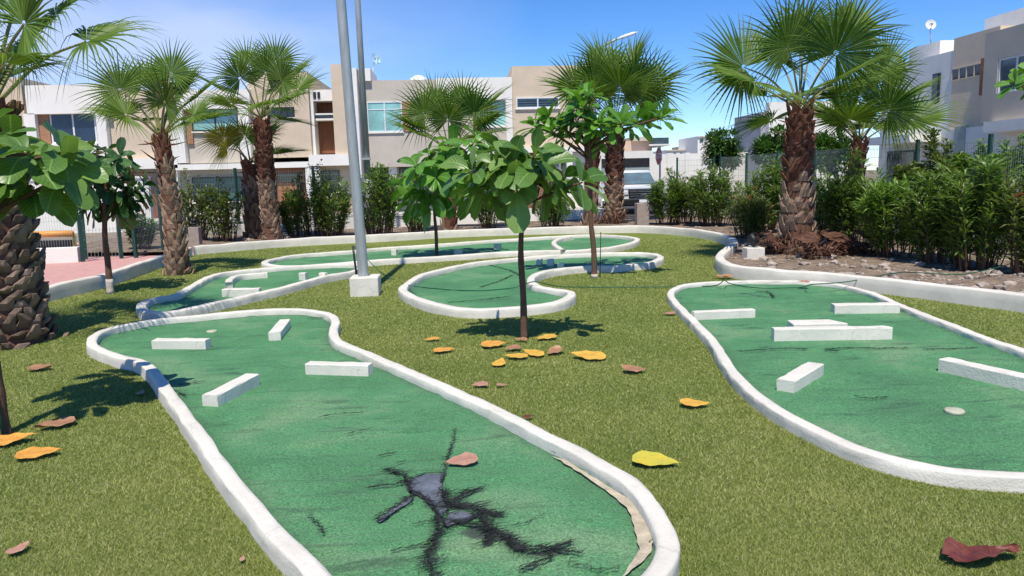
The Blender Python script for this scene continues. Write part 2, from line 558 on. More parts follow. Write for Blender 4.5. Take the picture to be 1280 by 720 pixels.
def curb_mesh(mb, path, w, h, closed=True, z0=-0.02, wob=0.006, seed=0.0, mi=0):
    """painted concrete kerb along a path: rounded top, slightly uneven by hand"""
    n = len(path)
    prof = [(-0.54, 0.0), (-0.515, 0.5), (-0.49, 0.88), (-0.43, 0.985), (-0.2, 1.0), (0.2, 1.0), (0.43, 0.985), (0.49, 0.88), (0.515, 0.5), (0.54, 0.0)]
    vs = []; fs = []
    K = len(prof)
    for i, p in enumerate(path):
        if closed:
            t = path[(i + 1) % n] - path[i - 1]
        else:
            t = path[min(i + 1, n - 1)] - path[max(i - 1, 0)]
        t.z = 0; t.normalize()
        s = Vector((-t.y, t.x, 0))
        q = Vector((p.x, p.y, seed)) * 2.3
        ww = w * (1 + 0.10 * noise.noise(q))
        hh = h * (1 + 0.08 * noise.noise(q * 0.8 + Vector((9, 3, 1))))
        off = wob * 1.2 * noise.noise(q * 1.4 + Vector((2, 7, 4)))
        for k, (a, b) in enumerate(prof):
            q2 = Vector((p.x * 7, p.y * 7, seed + k * 3.1))
            e = wob * noise.noise(q2)
            pt = Vector((p.x, p.y, 0)) + s * (a * ww + off + e)
            z = z0 if b == 0 else b * hh + e * 0.6
            vs.append((pt.x, pt.y, z))
    rng = range(n) if closed else range(n - 1)
    for i in rng:
        j = (i + 1) % n
        for k in range(K - 1):
            fs.append((i * K + k, i * K + k + 1, j * K + k + 1, j * K + k))
    if not closed:
        fs.append(tuple(range(K))); fs.append(tuple((n - 1) * K + k for k in range(K))[::-1])
    mb.add(vs, fs, mi)


def inside(poly, x, y):
    """numpy even-odd point in polygon"""
    x = np.asarray(x); y = np.asarray(y)
    res = np.zeros(x.shape, bool)
    n = len(poly)
    for i in range(n):
        x1, y1 = poly[i][0], poly[i][1]; x2, y2 = poly[(i + 1) % n][0], poly[(i + 1) % n][1]
        if y1 == y2: continue
        c = ((y1 > y) != (y2 > y)) & (x < (x2 - x1) * (y - y1) / (y2 - y1) + x1)
        res ^= c
    return res


def sheet(poly, step, zf):
    """triangulated sheet with interior points, z from zf(x, y)"""
    P = np.array([(p[0], p[1]) for p in poly])
    x0, y0 = P.min(0); x1, y1 = P.max(0)
    gx_, gy_ = np.meshgrid(np.arange(x0, x1, step), np.arange(y0, y1, step))
    rs = np.random.RandomState(3)
    gx_ = gx_.ravel() + rs.uniform(-.3, .3, gx_.size) * step; gy_ = gy_.ravel() + rs.uniform(-.3, .3, gy_.size) * step
    k = inside(poly, gx_, gy_)
    pts = [Vector((p[0], p[1])) for p in poly]
    n = len(pts)
    pts += [Vector((a, b)) for a, b in zip(gx_[k], gy_[k])]
    r = delaunay_2d_cdt(pts, [], [list(range(n))], 1, 1e-5)
    vs = [(p.x, p.y, zf(p.x, p.y)) for p in r[0]]
    return vs, [tuple(f) for f in r[2]]
# ------------------------------------------------------------------ golf holes
HC = 0.11          # kerb height above the turf
ZC = 0.035         # carpet level


def cx(lst, s, ox, oy):
    return [(x / s + ox, y / s + oy) for x, y in lst]


def path_px(px, z=HC, closed=True, step=0.05):
    p = [gz(a, b, z) for a, b in px]
    for q in p: q.z = 0
    return resample(bez(p, 14, closed), step, closed)


def seg_dist(px_, py_, poly, closed=False):
    """numpy distance of points to a polyline"""
    best = np.full(px_.shape, 1e9)
    q = list(poly) + ([poly[0]] if closed else [])
    for A, B in zip(q, q[1:]):
        ax, ay, bx, by = A[0], A[1], B[0], B[1]
        l2 = (bx - ax) ** 2 + (by - ay) ** 2 + 1e-12
        t = np.clip(((px_ - ax) * (bx - ax) + (py_ - ay) * (by - ay)) / l2, 0, 1)
        best = np.minimum(best, np.hypot(px_ - ax - t * (bx - ax), py_ - ay - t * (by - ay)))
    return best


def make_hole(px, label, w=0.11, carpet='carpet_green', seed=0.0, h=HC, zc=ZC, step=0.07, stains=()):
    path = path_px(px, h)
    c = sum((p for p in path), Vector()) / len(path)
    t = thing('minigolf_hole', (c.x, c.y, 0), label, 'golf hole')
    mb = MB(); curb_mesh(mb, path, w, h, True, seed=seed, wob=0.008)
    mb.build('border_curb', 'curb_white', t, True)
    v, f = sheet([(p.x, p.y) for p in path[::2]], step, lambda x, y: zc)
    X = np.array([q[0] for q in v]); Y = np.array([q[1] for q in v])
    st = np.zeros(len(v))
    for pts, wd in stains:
        st = np.maximum(st, 0.60 * np.exp(-(seg_dist(X, Y, pts) / wd) ** 2))
    for k in np.nonzero(st > 0.01)[0]:
        st[k] *= 0.78 + 0.75 * noise.noise(Vector((X[k] * 5.5, Y[k] * 5.5, 8.0))) + 0.35 * noise.noise(Vector((X[k] * 22, Y[k] * 22, 2.0)))
    eg = np.exp(-(np.maximum(0, seg_dist(X, Y, path[::2], True) - w / 2) / 0.06) ** 2)
    v2 = []
    for k, (x, y, z) in enumerate(v):
        z = zc + 0.006 * noise.noise(Vector((x * 1.3, y * 1.3, seed))) + 0.005 * noise.noise(Vector((x * 2.2, y * 7, seed + 4)))
        # old carpet wrinkles in low ridges across the lane, lips lifted along the tear
        r = noise.noise(Vector((x * 0.7 + seed, y * 2.6, 2.0)))
        z += 0.007 * max(0, 1 - abs(r) * 9)
        if st[k] > 0.05: z += 0.010 * st[k] * noise.noise(Vector((x * 16, y * 16, 5)))
        v2.append((x, y, z))
    mb = MB(); mb.add(v2, f)
    cp = mb.build('carpet', carpet, t, True)
    for nm, ar in (('stain', st), ('edge_dirt', eg)):
        at = cp.data.attributes.new(nm, 'FLOAT', 'POINT'); at.data.foreach_set('value', ar.astype(np.float32))
    return t, cp, path


H1 = [(400, 722), (345, 662), (290, 598), (243, 533), (211, 490), (196, 468), (177, 452), (150, 445), (128, 437), (114, 427),
      (124, 415), (146, 408), (190, 400), (231, 395), (300, 389), (345, 386), (385, 387), (408, 391), (420, 400), (417, 412), (423, 426),
      (459, 441), (509, 462), (576, 491), (638, 521), (692, 548), (742, 573), (784, 599), (813, 630), (831, 660), (832, 690), (812, 722),
      (770, 760), (690, 795), (580, 805), (490, 788), (440, 760)]
H2c = [(150, 83), (240, 76), (340, 73), (480, 75), (590, 84), (690, 108), (770, 141), (850, 173), (950, 211), (1050, 250), (1152, 284)]
H2l = [(1152, 657), (1020, 650), (900, 637), (750, 603), (620, 560), (500, 505), (400, 450), (330, 398), (283, 348), (247, 300), (222, 255), (180, 212),
       (140, 172), (108, 140), (92, 115), (105, 96)]
H2 = cx(H2l, 2.4, 800, 320) + cx(H2c, 2.4, 800, 320) + [(1350, 470), (1440, 505), (1490, 545), (1450, 580), (1360, 594)]
H3 = cx([(72, 605), (90, 580), (150, 546), (230, 526), (330, 506), (450, 491), (600, 478), (750, 470), (870, 466), (960, 466)], 3, 480, 160) + \
    [(818, 317), (826, 321), (815, 327)] + \
    cx([(940, 509), (850, 517), (780, 516), (700, 522), (620, 533), (570, 548), (550, 568), (568, 588), (620, 600), (680, 608), (704, 620), (680, 640), (600, 660), (450, 673), (320, 676), (200, 660), (118, 634)], 3, 480, 160)
H4 = [(176, 382), (184, 375), (200, 371), (221, 367), (243, 355), (260, 346), (283, 340), (333, 335), (387, 331), (432, 329), (450, 331), (446, 337), (400, 346), (360, 357), (317, 367), (267, 378), (227, 387), (200, 390), (182, 388)]
H5 = [(331, 327), (343, 323), (373, 318), (440, 313), (480, 309), (547, 305), (613, 300), (647, 298), (713, 294), (747, 293), (780, 295), (796, 298), (790, 303), (767, 308), (727, 312), (693, 313), (640, 314), (580, 318), (547, 320), (480, 324), (440, 327), (387, 331), (350, 332), (335, 330)]

def c6(l): return cx(l, 2.4, 380, 420)


TEARS = [
    ([(424, 420), (430, 372), (440, 345), (455, 285)], 0.009, 0.002, 1, 0.03),
    ([(320, 450), (290, 425), (245, 405)], 0.018, 0.005, 3, 0.06),
    ([(315, 445), (260, 455), (195, 464)], 0.004, 0.002, 2, 0.03),
    ([(330, 480), (270, 522), (212, 556)], 0.005, 0.003, 1, 0.03),
    ([(308, 440), (320, 470), (345, 485), (380, 505), (398, 535), (405, 560)], 0.012, 0.010, 3, 0.03),
    ([(404, 555), (402, 600), (385, 640), (375, 690), (395, 740)], 0.012, 0.008, 4, 0.07),
    ([(425, 470), (430, 510), (470, 490), (525, 465)], 0.012, 0.003, 4, 0.08),
    ([(430, 515), (470, 515), (540, 535), (590, 545)], 0.013, 0.004, 5, 0.08),
    ([(440, 565), (500, 575), (560, 590), (620, 615), (660, 650)], 0.022, 0.014, 5, 0.06),
    ([(520, 540), (545, 570), (560, 610), (545, 635)], 0.012, 0.006, 6, 0.08),
    ([(600, 610), (640, 648), (700, 652), (760, 640), (800, 628)], 0.016, 0.012, 5, 0.05),
    ([(740, 645), (790, 655), (825, 658)], 0.014, 0.004, 4, 0.04),
    ([(745, 660), (720, 680), (660, 712)], 0.006, 0.002, 3, 0.04),
    ([(795, 685), (840, 702), (880, 715), (940, 706)], 0.007, 0.005, 2, 0.02),
    ([(400, 630), (330, 640), (265, 655)], 0.004, 0.002, 2, 0.03),
    ([(630, 580), (680, 562), (720, 545)], 0.003, 0.0015, 1, 0.02),
    ([(738, 352), (775, 365), (860, 410), (943, 468)], 0.007, 0.004, 1, 0.01),
    ([(965, 480), (1000, 510), (1035, 555), (1052, 600), (1040, 630)], 0.005, 0.004, 1, 0.01),
    ([(40, 250), (110, 240), (178, 236)], 0.002, 0.0015, 1, 0.02),
    ([(125, 302), (165, 292), (208, 282)], 0.003, 0.0015, 1, 0.02),
    ([(225, 368), (250, 362), (270, 358)], 0.006, 0.002, 2, 0.02),
    ([(20, 545), (45, 575), (60, 600)], 0.005, 0.002, 2, 0.02),
    ([(280, 388), (300, 382)], 0.005, 0.002, 1, 0.02),
    ([(330, 575), (400, 560)], 0.003, 0.002, 1, 0.02),
]
STAINS = [([gz(a_, b_, ZC) for a_, b_ in c6(pts)], 0.004 + max(w0, w1) * 1.15) for pts, w0, w1, dn, fl in TEARS]
STAINS += [([gz(a_, b_, ZC) for a_, b_ in c6(pts)], wd) for pts, wd in (([(440, 510), (480, 530), (540, 545)], 0.07), ([(500, 580), (580, 600), (640, 640)], 0.085), ([(330, 450), (370, 480), (400, 540)], 0.07), ([(230, 545), (320, 488)], 0.03), ([(395, 580), (390, 680)], 0.035), ([(640, 650), (790, 645)], 0.04))]
STAINS2 = [([gz(a_, b_, ZC) for a_, b_ in pts], wd) for pts, wd in (([(925, 366), (950, 370), (968, 372)], 0.09), ([(850, 372), (858, 366), (870, 362)], 0.05))]
hole1, carpet1, P1 = make_hole(H1, 'nearest putting hole with a torn green carpet and white keyhole kerb', 0.092, seed=1.0, h=0.10, step=0.022, stains=STAINS)
hole2, carpet2, P2 = make_hole(H2, 'wide green putting hole on the right holding five white blocks', 0.088, seed=2.0, h=0.08, zc=0.03, step=0.05, stains=STAINS2)
hole3, carpet3, P3 = make_hole(H3, 'kidney shaped putting hole curling behind the middle young tree', 0.12, seed=3.0)
hole4, carpet4, P4 = make_hole(H4, 'narrow putting hole between the left palm and the lamp post base', 0.12, seed=4.0)
hole5, carpet5, P5 = make_hole(H5, 'farthest long putting hole beside the back planter kerb', 0.13, seed=5.0)
HOLES = [P1, P2, P3, P4, P5]


def jag(poly, amp, seed, sub=6):
    out = []
    n = len(poly)
    for i in range(n):
        a, b = Vector(poly[i]), Vector(poly[(i + 1) % n])
        for k in range(sub):
            p = a.lerp(b, k / sub)
            q = Vector((p.x * 13, p.y * 13, seed))
            p = p + Vector((noise.noise(q), noise.noise(q + Vector((5, 5, 5))), 0)) * amp
            out.append(p)
    return out


PATCHES = []


def patch(px, z, name, mat, parent, amp=0.02, seed=0.0, thick=0.003):
    poly = [gz(a, b, z) for a, b in px]
    for p in poly: p.z = 0
    if mat == 'concrete_wet': PATCHES.append([Vector(p) for p in poly])
    poly = jag(poly, amp, seed)
    v, f = sheet([(p.x, p.y) for p in poly], 0.05, lambda x, y: z + 0.0015 * noise.noise(Vector((x * 5, y * 5, 1))))
    mb = MB(); mb.add(v, f)
    return mb.build(name, mat, parent, True)


_a, _b = gz(500, 640, ZC), gz(560, 622, ZC)
TH0 = math.atan2(_b.y - _a.y, _b.x - _a.x)      # the lie of the carpet's backing threads


def fibres(mb, pts, z, w0, w1, dens, flen, seed):
    """a torn seam: thin dark core with many loose black slivers of backing lying along and off it"""
    rs = random.Random(seed)
    path = resample(bez(pts, 8), 0.010)
    n = len(path)
    vs = []; fs = []
    for i, p in enumerate(path):
        t = path[min(i + 1, n - 1)] - path[max(i - 1, 0)]; t.z = 0; t.normalize()
        s = Vector((-t.y, t.x, 0))
        k = i / max(1, n - 1)
        ww = (w0 + (w1 - w0) * k)
        cw = ww * (0.15 + 1.1 * max(0, noise.noise(Vector((p.x * 11, p.y * 11, seed))) + 0.35) + rs.random() * 0.35)
        mid = p + s * (0.016 * noise.noise(Vector((p.x * 18, p.y * 18, seed + 3))) + 0.005 * rs.uniform(-1, 1))
        vs.append((mid.x + s.x * cw, mid.y + s.y * cw, z)); vs.append((mid.x - s.x * cw, mid.y - s.y * cw, z))
        if i: fs.append((2 * i - 2, 2 * i - 1, 2 * i + 1, 2 * i))
        spread = ww * (1.5 + 8.0 * max(0, noise.noise(Vector((p.x * 6, p.y * 6, seed + 9))) + 0.2))
        for _ in range(dens + 1):
            L = flen * (0.4 + rs.random() ** 2 * 1.9)
            an = (TH0 + rs.gauss(0, 0.28) if rs.random() < 0.65 else math.atan2(t.y, t.x) + rs.gauss(0, 0.4)) + (PI if rs.random() < 0.5 else 0)
            d = Vector((math.cos(an), math.sin(an), 0))
            b = mid + s * rs.gauss(0, spread) - d * L * 0.4
            e = b + d * L
            m = b.lerp(e, 0.5) + Vector((-d.y, d.x, 0)) * L * rs.gauss(0, 0.12)
            bw = rs.uniform(0.0004, 0.0016)
            q = Vector((-d.y, d.x, 0)) * bw
            mb.add([(b.x, b.y, z), (m.x + q.x, m.y + q.y, z + rs.uniform(0, 0.004)), (m.x - q.x, m.y - q.y, z), (e.x, e.y, z + rs.uniform(0.0, 0.006))], [(0, 2, 1), (1, 2, 3)])
    mb.add(vs, fs)




patch(c6([(310, 440), (340, 420), (380, 413), (422, 414), (412, 440), (416, 465), (425, 490), (432, 515), (412, 548), (395, 525), (375, 500), (345, 482), (315, 465)]), ZC + 0.013, 'bare_patch', 'concrete_wet', carpet1, 0.018, 2)
patch(c6([(415, 562), (430, 530), (470, 525), (522, 536), (500, 550), (460, 560), (430, 572)]), ZC + 0.013, 'bare_patch', 'concrete_wet', carpet1, 0.015, 5)
patch(c6([(215, 552), (262, 520), (325, 480), (325, 494), (280, 525), (225, 558)]), ZC + 0.013, 'bare_patch', 'concrete_wet', carpet1, 0.01, 7)
patch(c6([(745, 358), (790, 375), (870, 425), (945, 470), (990, 500), (1040, 560), (1050, 600), (1040, 650), (1000, 695), (950, 722), (985, 680), (1003, 640), (1000, 610), (985, 560), (968, 515), (930, 482), (850, 425), (790, 388)]),
      ZC + 0.014, 'exposed_base', 'sand_base', carpet1, 0.012, 9)
tear = MB()
for ol in PATCHES:
    fibres(tear, ol + [ol[0]], ZC + 0.018, 0.004, 0.004, 0, 0.03, 17)
for pts, w0, w1, dn, fl in TEARS:
    p = [gz(a, b, ZC) for a, b in c6(pts)]
    fibres(tear, p, ZC + 0.017, w0 * 0.24, w1 * 0.20, dn, fl * 1.2, len(pts) + int(w0 * 1000) + pts[0][0])
for pts in ([(225, 483), (240, 481), (256, 479)], [(218, 490), (226, 494), (232, 497)], [(385, 400), (398, 399), (412, 398)]):
    fibres(tear, [gz(a, b, ZC) for a, b in pts], ZC + 0.017, 0.010, 0.004, 2, 0.02, pts[0][0])
tear.build('torn_seam', 'torn_black', carpet1)
c7 = lambda l: cx(l, 2.4, 800, 320)
t2 = MB()
for pts, w0, w1 in [([(300, 291), (360, 286), (440, 281), (500, 284)], 0.003, 0.005), ([(555, 284), (640, 279), (720, 281), (800, 280)], 0.006, 0.004),
                    ([(850, 284), (930, 283), (1010, 278)], 0.002, 0.002), ([(560, 285), (570, 287), (590, 290)], 0.003, 0.002),
                    ([(350, 108), (385, 112), (400, 128)], 0.012, 0.006),
                    ([(640, 425), (690, 432), (740, 428)], 0.003, 0.002)]:
    t2 = MB()
    fibres(t2, [gz(a, b, ZC) for a, b in c7(pts)], ZC + 0.013, w0 * 0.6, w1 * 0.6, 2, 0.04, pts[0][0])
    t2.build('torn_seam', 'torn_black', carpet2)
t3 = MB()
for pts in ([(600, 360), (625, 352), (640, 345)], [(560, 379), (600, 376), (640, 371)], [(612, 332), (640, 340), (655, 350)]):
    t3 = MB()
    fibres(t3, [gz(a, b, ZC) for a, b in pts], ZC + 0.013, 0.005, 0.003, 2, 0.03, pts[0][0])
    t3.build('torn_seam', 'torn_black', carpet3)


def cup(px, py, parent, r=0.062, z=ZC):
    p = gz(px, py, z)
    mb = MB(); mb.lathe((p.x, p.y, z), [(r, -0.01), (r, 0.012), (r * 0.9, 0.018), (r * 0.2, 0.016)], 24)
    c = mb.build('cup', 'cup_plastic', parent, True)


cup(265, 415, hole1, 0.055); cup(1193, 515, hole2, 0.060)

# inner dividers of the two back holes
def divider(px, parent, w=0.11, h=0.13):
    p = [gz(a, b, h) for a, b in px]
    for q in p: q.z = 0
    mb = MB(); curb_mesh(mb, resample(bez(p, 8), 0.05), w, h, False, z0=0.02, seed=px[0][0])
    mb.build('divider', 'curb_white', parent, True)


divider([(286, 353), (288, 348), (300, 343), (333, 340)], hole4)
divider([(714, 295), (699, 298), (692, 303), (698, 309), (704, 312)], hole5)


# obstacle blocks: hand-cast white concrete bars
def block(a, b, label, w=0.11, h=0.088, taper=0.0, z=ZC):
    A = gz(a[0], a[1], z + h); B = gz(b[0], b[1], z + h)
    A.z = B.z = 0
    d = (B - A).normalized(); s = Vector((-d.y, d.x, 0)) * w / 2
    n = max(4, int((B - A).length / 0.05))
    mb = MB()
    path = [A.lerp(B, i / n) for i in range(n + 1)]
    vs = []; fs = []
    prof = [(-1, 0), (-1, 0.93), (-0.88, 1.0), (0.88, 1.0), (1, 0.93), (1, 0)]
    for i, p in enumerate(path):
        for k, (x, y) in enumerate(prof):
            e = 0.006 * noise.noise(Vector((p.x * 9, p.y * 9, k * 2.0))) - (0.010 * max(0, noise.noise(Vector((p.x * 14, p.y * 14, k * 1.3)))) if i in (0, n) else 0)
            vs.append((p.x + s.x * x * (1 + e * 10), p.y + s.y * x * (1 + e * 10), z - 0.02 if y == 0 else z + y * h + e))
    K = len(prof)
    for i in range(n):
        for k in range(K - 1):
            fs.append((i * K + k, i * K + k + 1, (i + 1) * K + k + 1, (i + 1) * K + k))
    fs.append(tuple(range(K))); fs.append(tuple(n * K + k for k in range(K))[::-1])
    mb.add(vs, fs)
    c = (A + B) / 2
    o = mb.build('obstacle_block', 'block_white', None, False, origin=(c.x, c.y, z))
    return tag(o, label, 'obstacle block', 'white obstacle blocks on the putting greens')


block((193, 424), (260, 424), 'white block lying crosswise at the back left of the nearest green')
block((385, 453), (463, 455), 'white block beside the right kerb of the nearest green')
block((262, 494), (315, 467), 'white block set diagonally near the left kerb of the nearest green', 0.12)
block((343, 415), (356, 399), 'small white block pointing away at the back of the nearest green', 0.12)
block((866, 389), (942, 386), 'white block joined to the left kerb of the right green', 0.10, 0.085)
block((1041, 380), (1122, 379), 'white block joined to the far right kerb of the right green', 0.13, 0.095)
block((966, 410), (1113, 408), 'longest white block across the middle of the right green', 0.10, 0.11)
block((982, 475), (1020, 453), 'short white diagonal block in front of the long bar on the right green', 0.13, 0.082)
block((1180, 447), (1330, 480), 'white block at the right edge of the photo, running into the kerb', 0.12, 0.095)
q = [gz(a, b, ZC + 0.10) for a, b in ((984, 400), (1036, 399), (1060, 404), (992, 405.5))]
mb = MB(); mb.prism([(p.x, p.y) for p in q], ZC - 0.01, ZC + 0.10)
tag(mb.build('obstacle_block', 'block_white', None, origin=(q[0].x, q[0].y, ZC), bevel=0.006), 'low white wedge shaped block touching the back of the long bar', 'obstacle block', 'white obstacle blocks on the putting greens')
block((279, 361), (325, 360), 'white block before the curved divider in the narrow left green', 0.12, 0.11)
for (x, y, w, lb) in ((379, 341, 8, 'small white cube beside the divider in the narrow left green'), (404, 341, 8, 'small white cube nearest the lamp post in the narrow left green'),
                  (674, 323, 7, 'leftmost of three small white cubes at the back of the kidney green'), (688, 324, 8, 'middle one of three small white cubes in the kidney green'),
                  (701, 329, 7, 'rightmost of three small white cubes beside the kidney green kerb'), (573, 312, 9, 'small white cube behind the thin young tree in the farthest green'),
                  (622, 305, 8, 'small white cube against the back kerb of the farthest green'), (493, 312, 6, 'small white cube at the left part of the farthest green')):
    block((x - w / 2, y), (x + w / 2, y), lb, 0.10, 0.12)

# ------------------------------------------------------------------ planter kerbs and lawn
HP = 0.20
BACK = [(150, 327), (203, 319), (240, 308), (300, 303), (367, 298), (480, 292.5), (560, 288), (640, 285), (720, 283), (800, 282), (850, 284.5), (890, 289.5), (912, 296), (918, 302), (911, 309),
        (902, 315.5), (900, 322), (910, 329), (935, 333), (980, 337), (1040, 341), (1120, 349), (1200, 358), (1285, 368), (1400, 384), (1600, 420)]
LEFT = [(-260, 460), (-80, 395), (0, 371), (65, 356), (133, 341), (203, 319)]


def kerb(px, name, label, h, w):
    p = [gz(a, b, h) for a, b in px]
    for q in p: q.z = 0
    path = resample(bez(p, 10), 0.08)
    mb = MB(); curb_mesh(mb, path, w, h, False, z0=-0.05, seed=px[0][0] * 0.1, wob=0.005)
    o = mb.build(name, 'planter_white', None, True, origin=(path[0].x, path[0].y, 0))
    tag(o, label, 'kerb')
    return path


kb = kerb(BACK[2:], 'planter_kerb', 'long white planter kerb curving behind the putting lawn', HP, 0.15)
kl = kerb(LEFT[:-1] + [(196, 321), (236, 309)], 'lawn_kerb', 'white kerb between the lawn and the pink paving', 0.22, 0.13)

lawn_poly = [Vector((-16, -8, 0)), Vector((kl[0].x, -8, 0))] + kl[::4] + kb[1::4] + [Vector((kb[-1].x, kb[-1].y, 0)), Vector((16, 2, 0)), Vector((16, -8, 0))]
lawn_poly = [(p.x, p.y) for p in lawn_poly[1:]]
v, f = sheet(lawn_poly, 0.6, lambda x, y: 0.0)
mb = MB(); mb.add(v, f)
tag(mb.build('lawn', 'turf', None, True), kind='structure')

# individual turf blades, denser towards the camera (the pile of the artificial grass)
def blades():
    rs = np.random.RandomState(11)
    n = 2200000
    u = rs.uniform(0, 1, n)
    d0, d1 = 2.0, 19.0
    d = d0 * (d1 / d0) ** u
    a = rs.uniform(-1.05, 1.05, n)
    cy, sy = math.cos(YAW), math.sin(YAW)
    lx, ly = a * d, d
    x = lx * cy - ly * sy; y = lx * sy + ly * cy
    k = inside(lawn_poly, x, y)
    for P in HOLES:
        k &= ~inside([(p.x, p.y) for p in P], x, y)
    x, y, d = x[k], y[k], d[k]
    n = len(x)
    h = rs.uniform(0.006, 0.018, n)
    w = rs.uniform(0.0011, 0.0021, n) * np.maximum(1, d / 3.0)
    an = rs.uniform(0, 2 * PI, n)
    le = rs.uniform(0.2, 1.5, n) * h
    la = rs.uniform(0, 2 * PI, n)
    co = np.empty((n, 3, 3), np.float32)
    co[:, 0] = np.stack([x - np.cos(an) * w, y - np.sin(an) * w, np.full(n, 0.001)], 1)
    co[:, 1] = np.stack([x + np.cos(an) * w, y + np.sin(an) * w, np.full(n, 0.001)], 1)
    co[:, 2] = np.stack([x + np.cos(la) * le, y + np.sin(la) * le, h], 1)
    me = bpy.data.meshes.new('turf_pile')
    me.vertices.add(3 * n); me.vertices.foreach_set('co', co.ravel())
    me.loops.add(3 * n); me.loops.foreach_set('vertex_index', np.arange(3 * n, dtype=np.int32))
    me.polygons.add(n); me.polygons.foreach_set('loop_start', np.arange(0, 3 * n, 3, dtype=np.int32))
    me.materials.append(M['turf_blade'])
    me.update()
    o = bpy.data.objects.new('turf_pile', me); COL.objects.link(o)
    tag(o, 'short olive green blades of the artificial lawn', 'grass', kind='stuff')


blades()

# ------------------------------------------------------------------ ground, soil beds, paving, street
mb = MB(); mb.add([(-500, -300, -0.06), (500, -300, -0.06), (500, 900, -0.06), (-500, 900, -0.06)], [(0, 1, 2, 3)])
tag(mb.build('ground', 'earth', None), kind='structure')
bed_poly = [(p.x, p.y) for p in kb[::4]] + [(16, 3), (16, 30), (-12.5, 27), (-12.5, 19)]
def bed_z(x, y):
    return 0.09 + 0.06 * noise.noise(Vector((x * 0.9, y * 0.9, 3))) + 0.035 * noise.noise(Vector((x * 4, y * 4, 7)))
bp = [(p.x, p.y) for p in kb[::4]] + [(12.3, 2.5), (11.4, 10), (10.2, 27.4), (-10.5, 23.6), (-10.2, 18.5)]
v, f = sheet(bp, 0.22, bed_z)
mb = MB(); mb.add(v, f)
tag(mb.build('soil_bed', 'bed_soil', None, True), kind='structure')
# pink paving left of the lawn kerb
mb = MB(); mb.add([(-40, -8, -0.002), (kl[0].x, -8, -0.002)] + [(p.x, p.y, -0.002) for p in kl[::6]] + [(kl[-1].x, kl[-1].y, -0.002), (kl[-1].x, 23.5, -0.002), (-40, 23.5, -0.002)], [])
mb.f = [tuple(range(len(mb.v)))]; mb.mi = [0]; mb.uv = [(0, 0)] * len(mb.v)
tag(mb.build('pink_pavement', 'pink_paving', None), kind='structure')
mb = MB(); mb.add([(-60, 29.6, -0.03), (17.0, 29.6, -0.03), (17.0, 34.4, -0.03), (-60, 34.4, -0.03)], [(0, 1, 2, 3)])
mb.add([(11.6, -20, -0.026), (16.5, -20, -0.026), (16.5, 29.6, -0.026), (11.6, 29.6, -0.026)], [(0, 1, 2, 3)])
mb.add([(7.4, 34.4, -0.026), (16.5, 34.4, -0.026), (16.5, 80, -0.026), (7.4, 80, -0.026)], [(0, 1, 2, 3)])
tag(mb.build('street', 'asphalt', None), kind='structure')
mb = MB(); mb.box(-60, 6.9, 34.4, 37.2, -0.06, 0.09); mb.box(16.5, 18.0, -20, 80, -0.06, 0.09)
tag(mb.build('pavement', 'pale_paving', None), kind='structure')
mb = MB()
for k in range(14): mb.box(-40 + k * 4, -38 + k * 4, 31.9, 32.03, -0.028, -0.022)
tag(mb.build('road_marking', 'road_line', None), kind='structure')

# loose stones of the planting bed: one countless litter
def stones():
    mb = MB(); rs = random.Random(5)
    spots = []
    while len(spots) < 800:
        px = rs.uniform(820, 1300); py = rs.uniform(283, 372)
        p = gz(px, py, 0.09)
        if inside(bp, np.array([p.x]), np.array([p.y]))[0] and p.y < 26: spots.append(p)
    while len(spots) < 1000:
        p = gz(rs.uniform(240, 800), rs.uniform(280, 302), 0.09)
        if inside(bp, np.array([p.x]), np.array([p.y]))[0]: spots.append(p)
    bm = bmesh.new(); bmesh.ops.create_icosphere(bm, subdivisions=1, radius=1.0)
    bm.verts.ensure_lookup_table()
    base = [tuple(v_.co) for v_ in bm.verts]; fs = [tuple(v_.index for v_ in f_.verts) for f_ in bm.faces]; bm.free()
    for p in spots:
        r = rs.choice([0.012, 0.015, 0.02, 0.025, 0.035, 0.055]) * rs.uniform(0.7, 1.5)
        a = rs.uniform(0, 6.28); el = rs.uniform(1.0, 1.7); fl = rs.uniform(0.45, 0.85)
        vs = []
        for x, y, z in base:
            k = r * rs.uniform(0.75, 1.2)
            X, Y = x * math.cos(a) * el - y * math.sin(a), x * math.sin(a) * el + y * math.cos(a)
            vs.append((p.x + X * k, p.y + Y * k, bed_z(p.x, p.y) + z * k * fl + r * 0.2))
        mb.add(vs, fs)
    tag(mb.build('bed_stones', 'stone_pale', None), 'pale stones and clods littering the planting bed', 'stones', kind='stuff')


stones()
# ------------------------------------------------------------------ leaves and trees
def wprofile(t):
    return (t ** 0.95) * max(0.0, 1 - t) ** 0.42 * 2.05


def leaf(mb, base, d, up, L, W, fold=0.25, droop=0.8, seg=6, mi=0, wave=0.0):
    d = Vector(d).normalized()
    s = d.cross(Vector(up))
    if s.length < 1e-3: s = d.cross(Vector((1, 0.3, 0.2)))
    s.normalize()
    p = Vector(base)
    vs = []; uv = []; fs = []
    ph = rnd(0, 6.28)
    for i in range(seg + 1):
        t = i / seg
        u = s.cross(d).normalized()
        w = W * 0.5 * (wprofile(min(0.985, t + 0.03)) if 0 < i else 0.06)
        wv = wave * W * math.sin(t * 9 + ph)
        vs += [p - s * w + u * (fold * w + wv), p.copy(), p + s * w + u * (fold * w - wv)]
        uv += [(0.5 - w / W, t), (0.5, t), (0.5 + w / W, t)]
        if i < seg:
            d = (d + Vector((0, 0, -1)) * (droop / seg)).normalized()
            p = p + d * (L / seg)
            a = 3 * i
            fs += [(a, a + 1, a + 4, a + 3), (a + 1, a + 2, a + 5, a + 4)]
    mb.add(vs, fs, mi, uv)


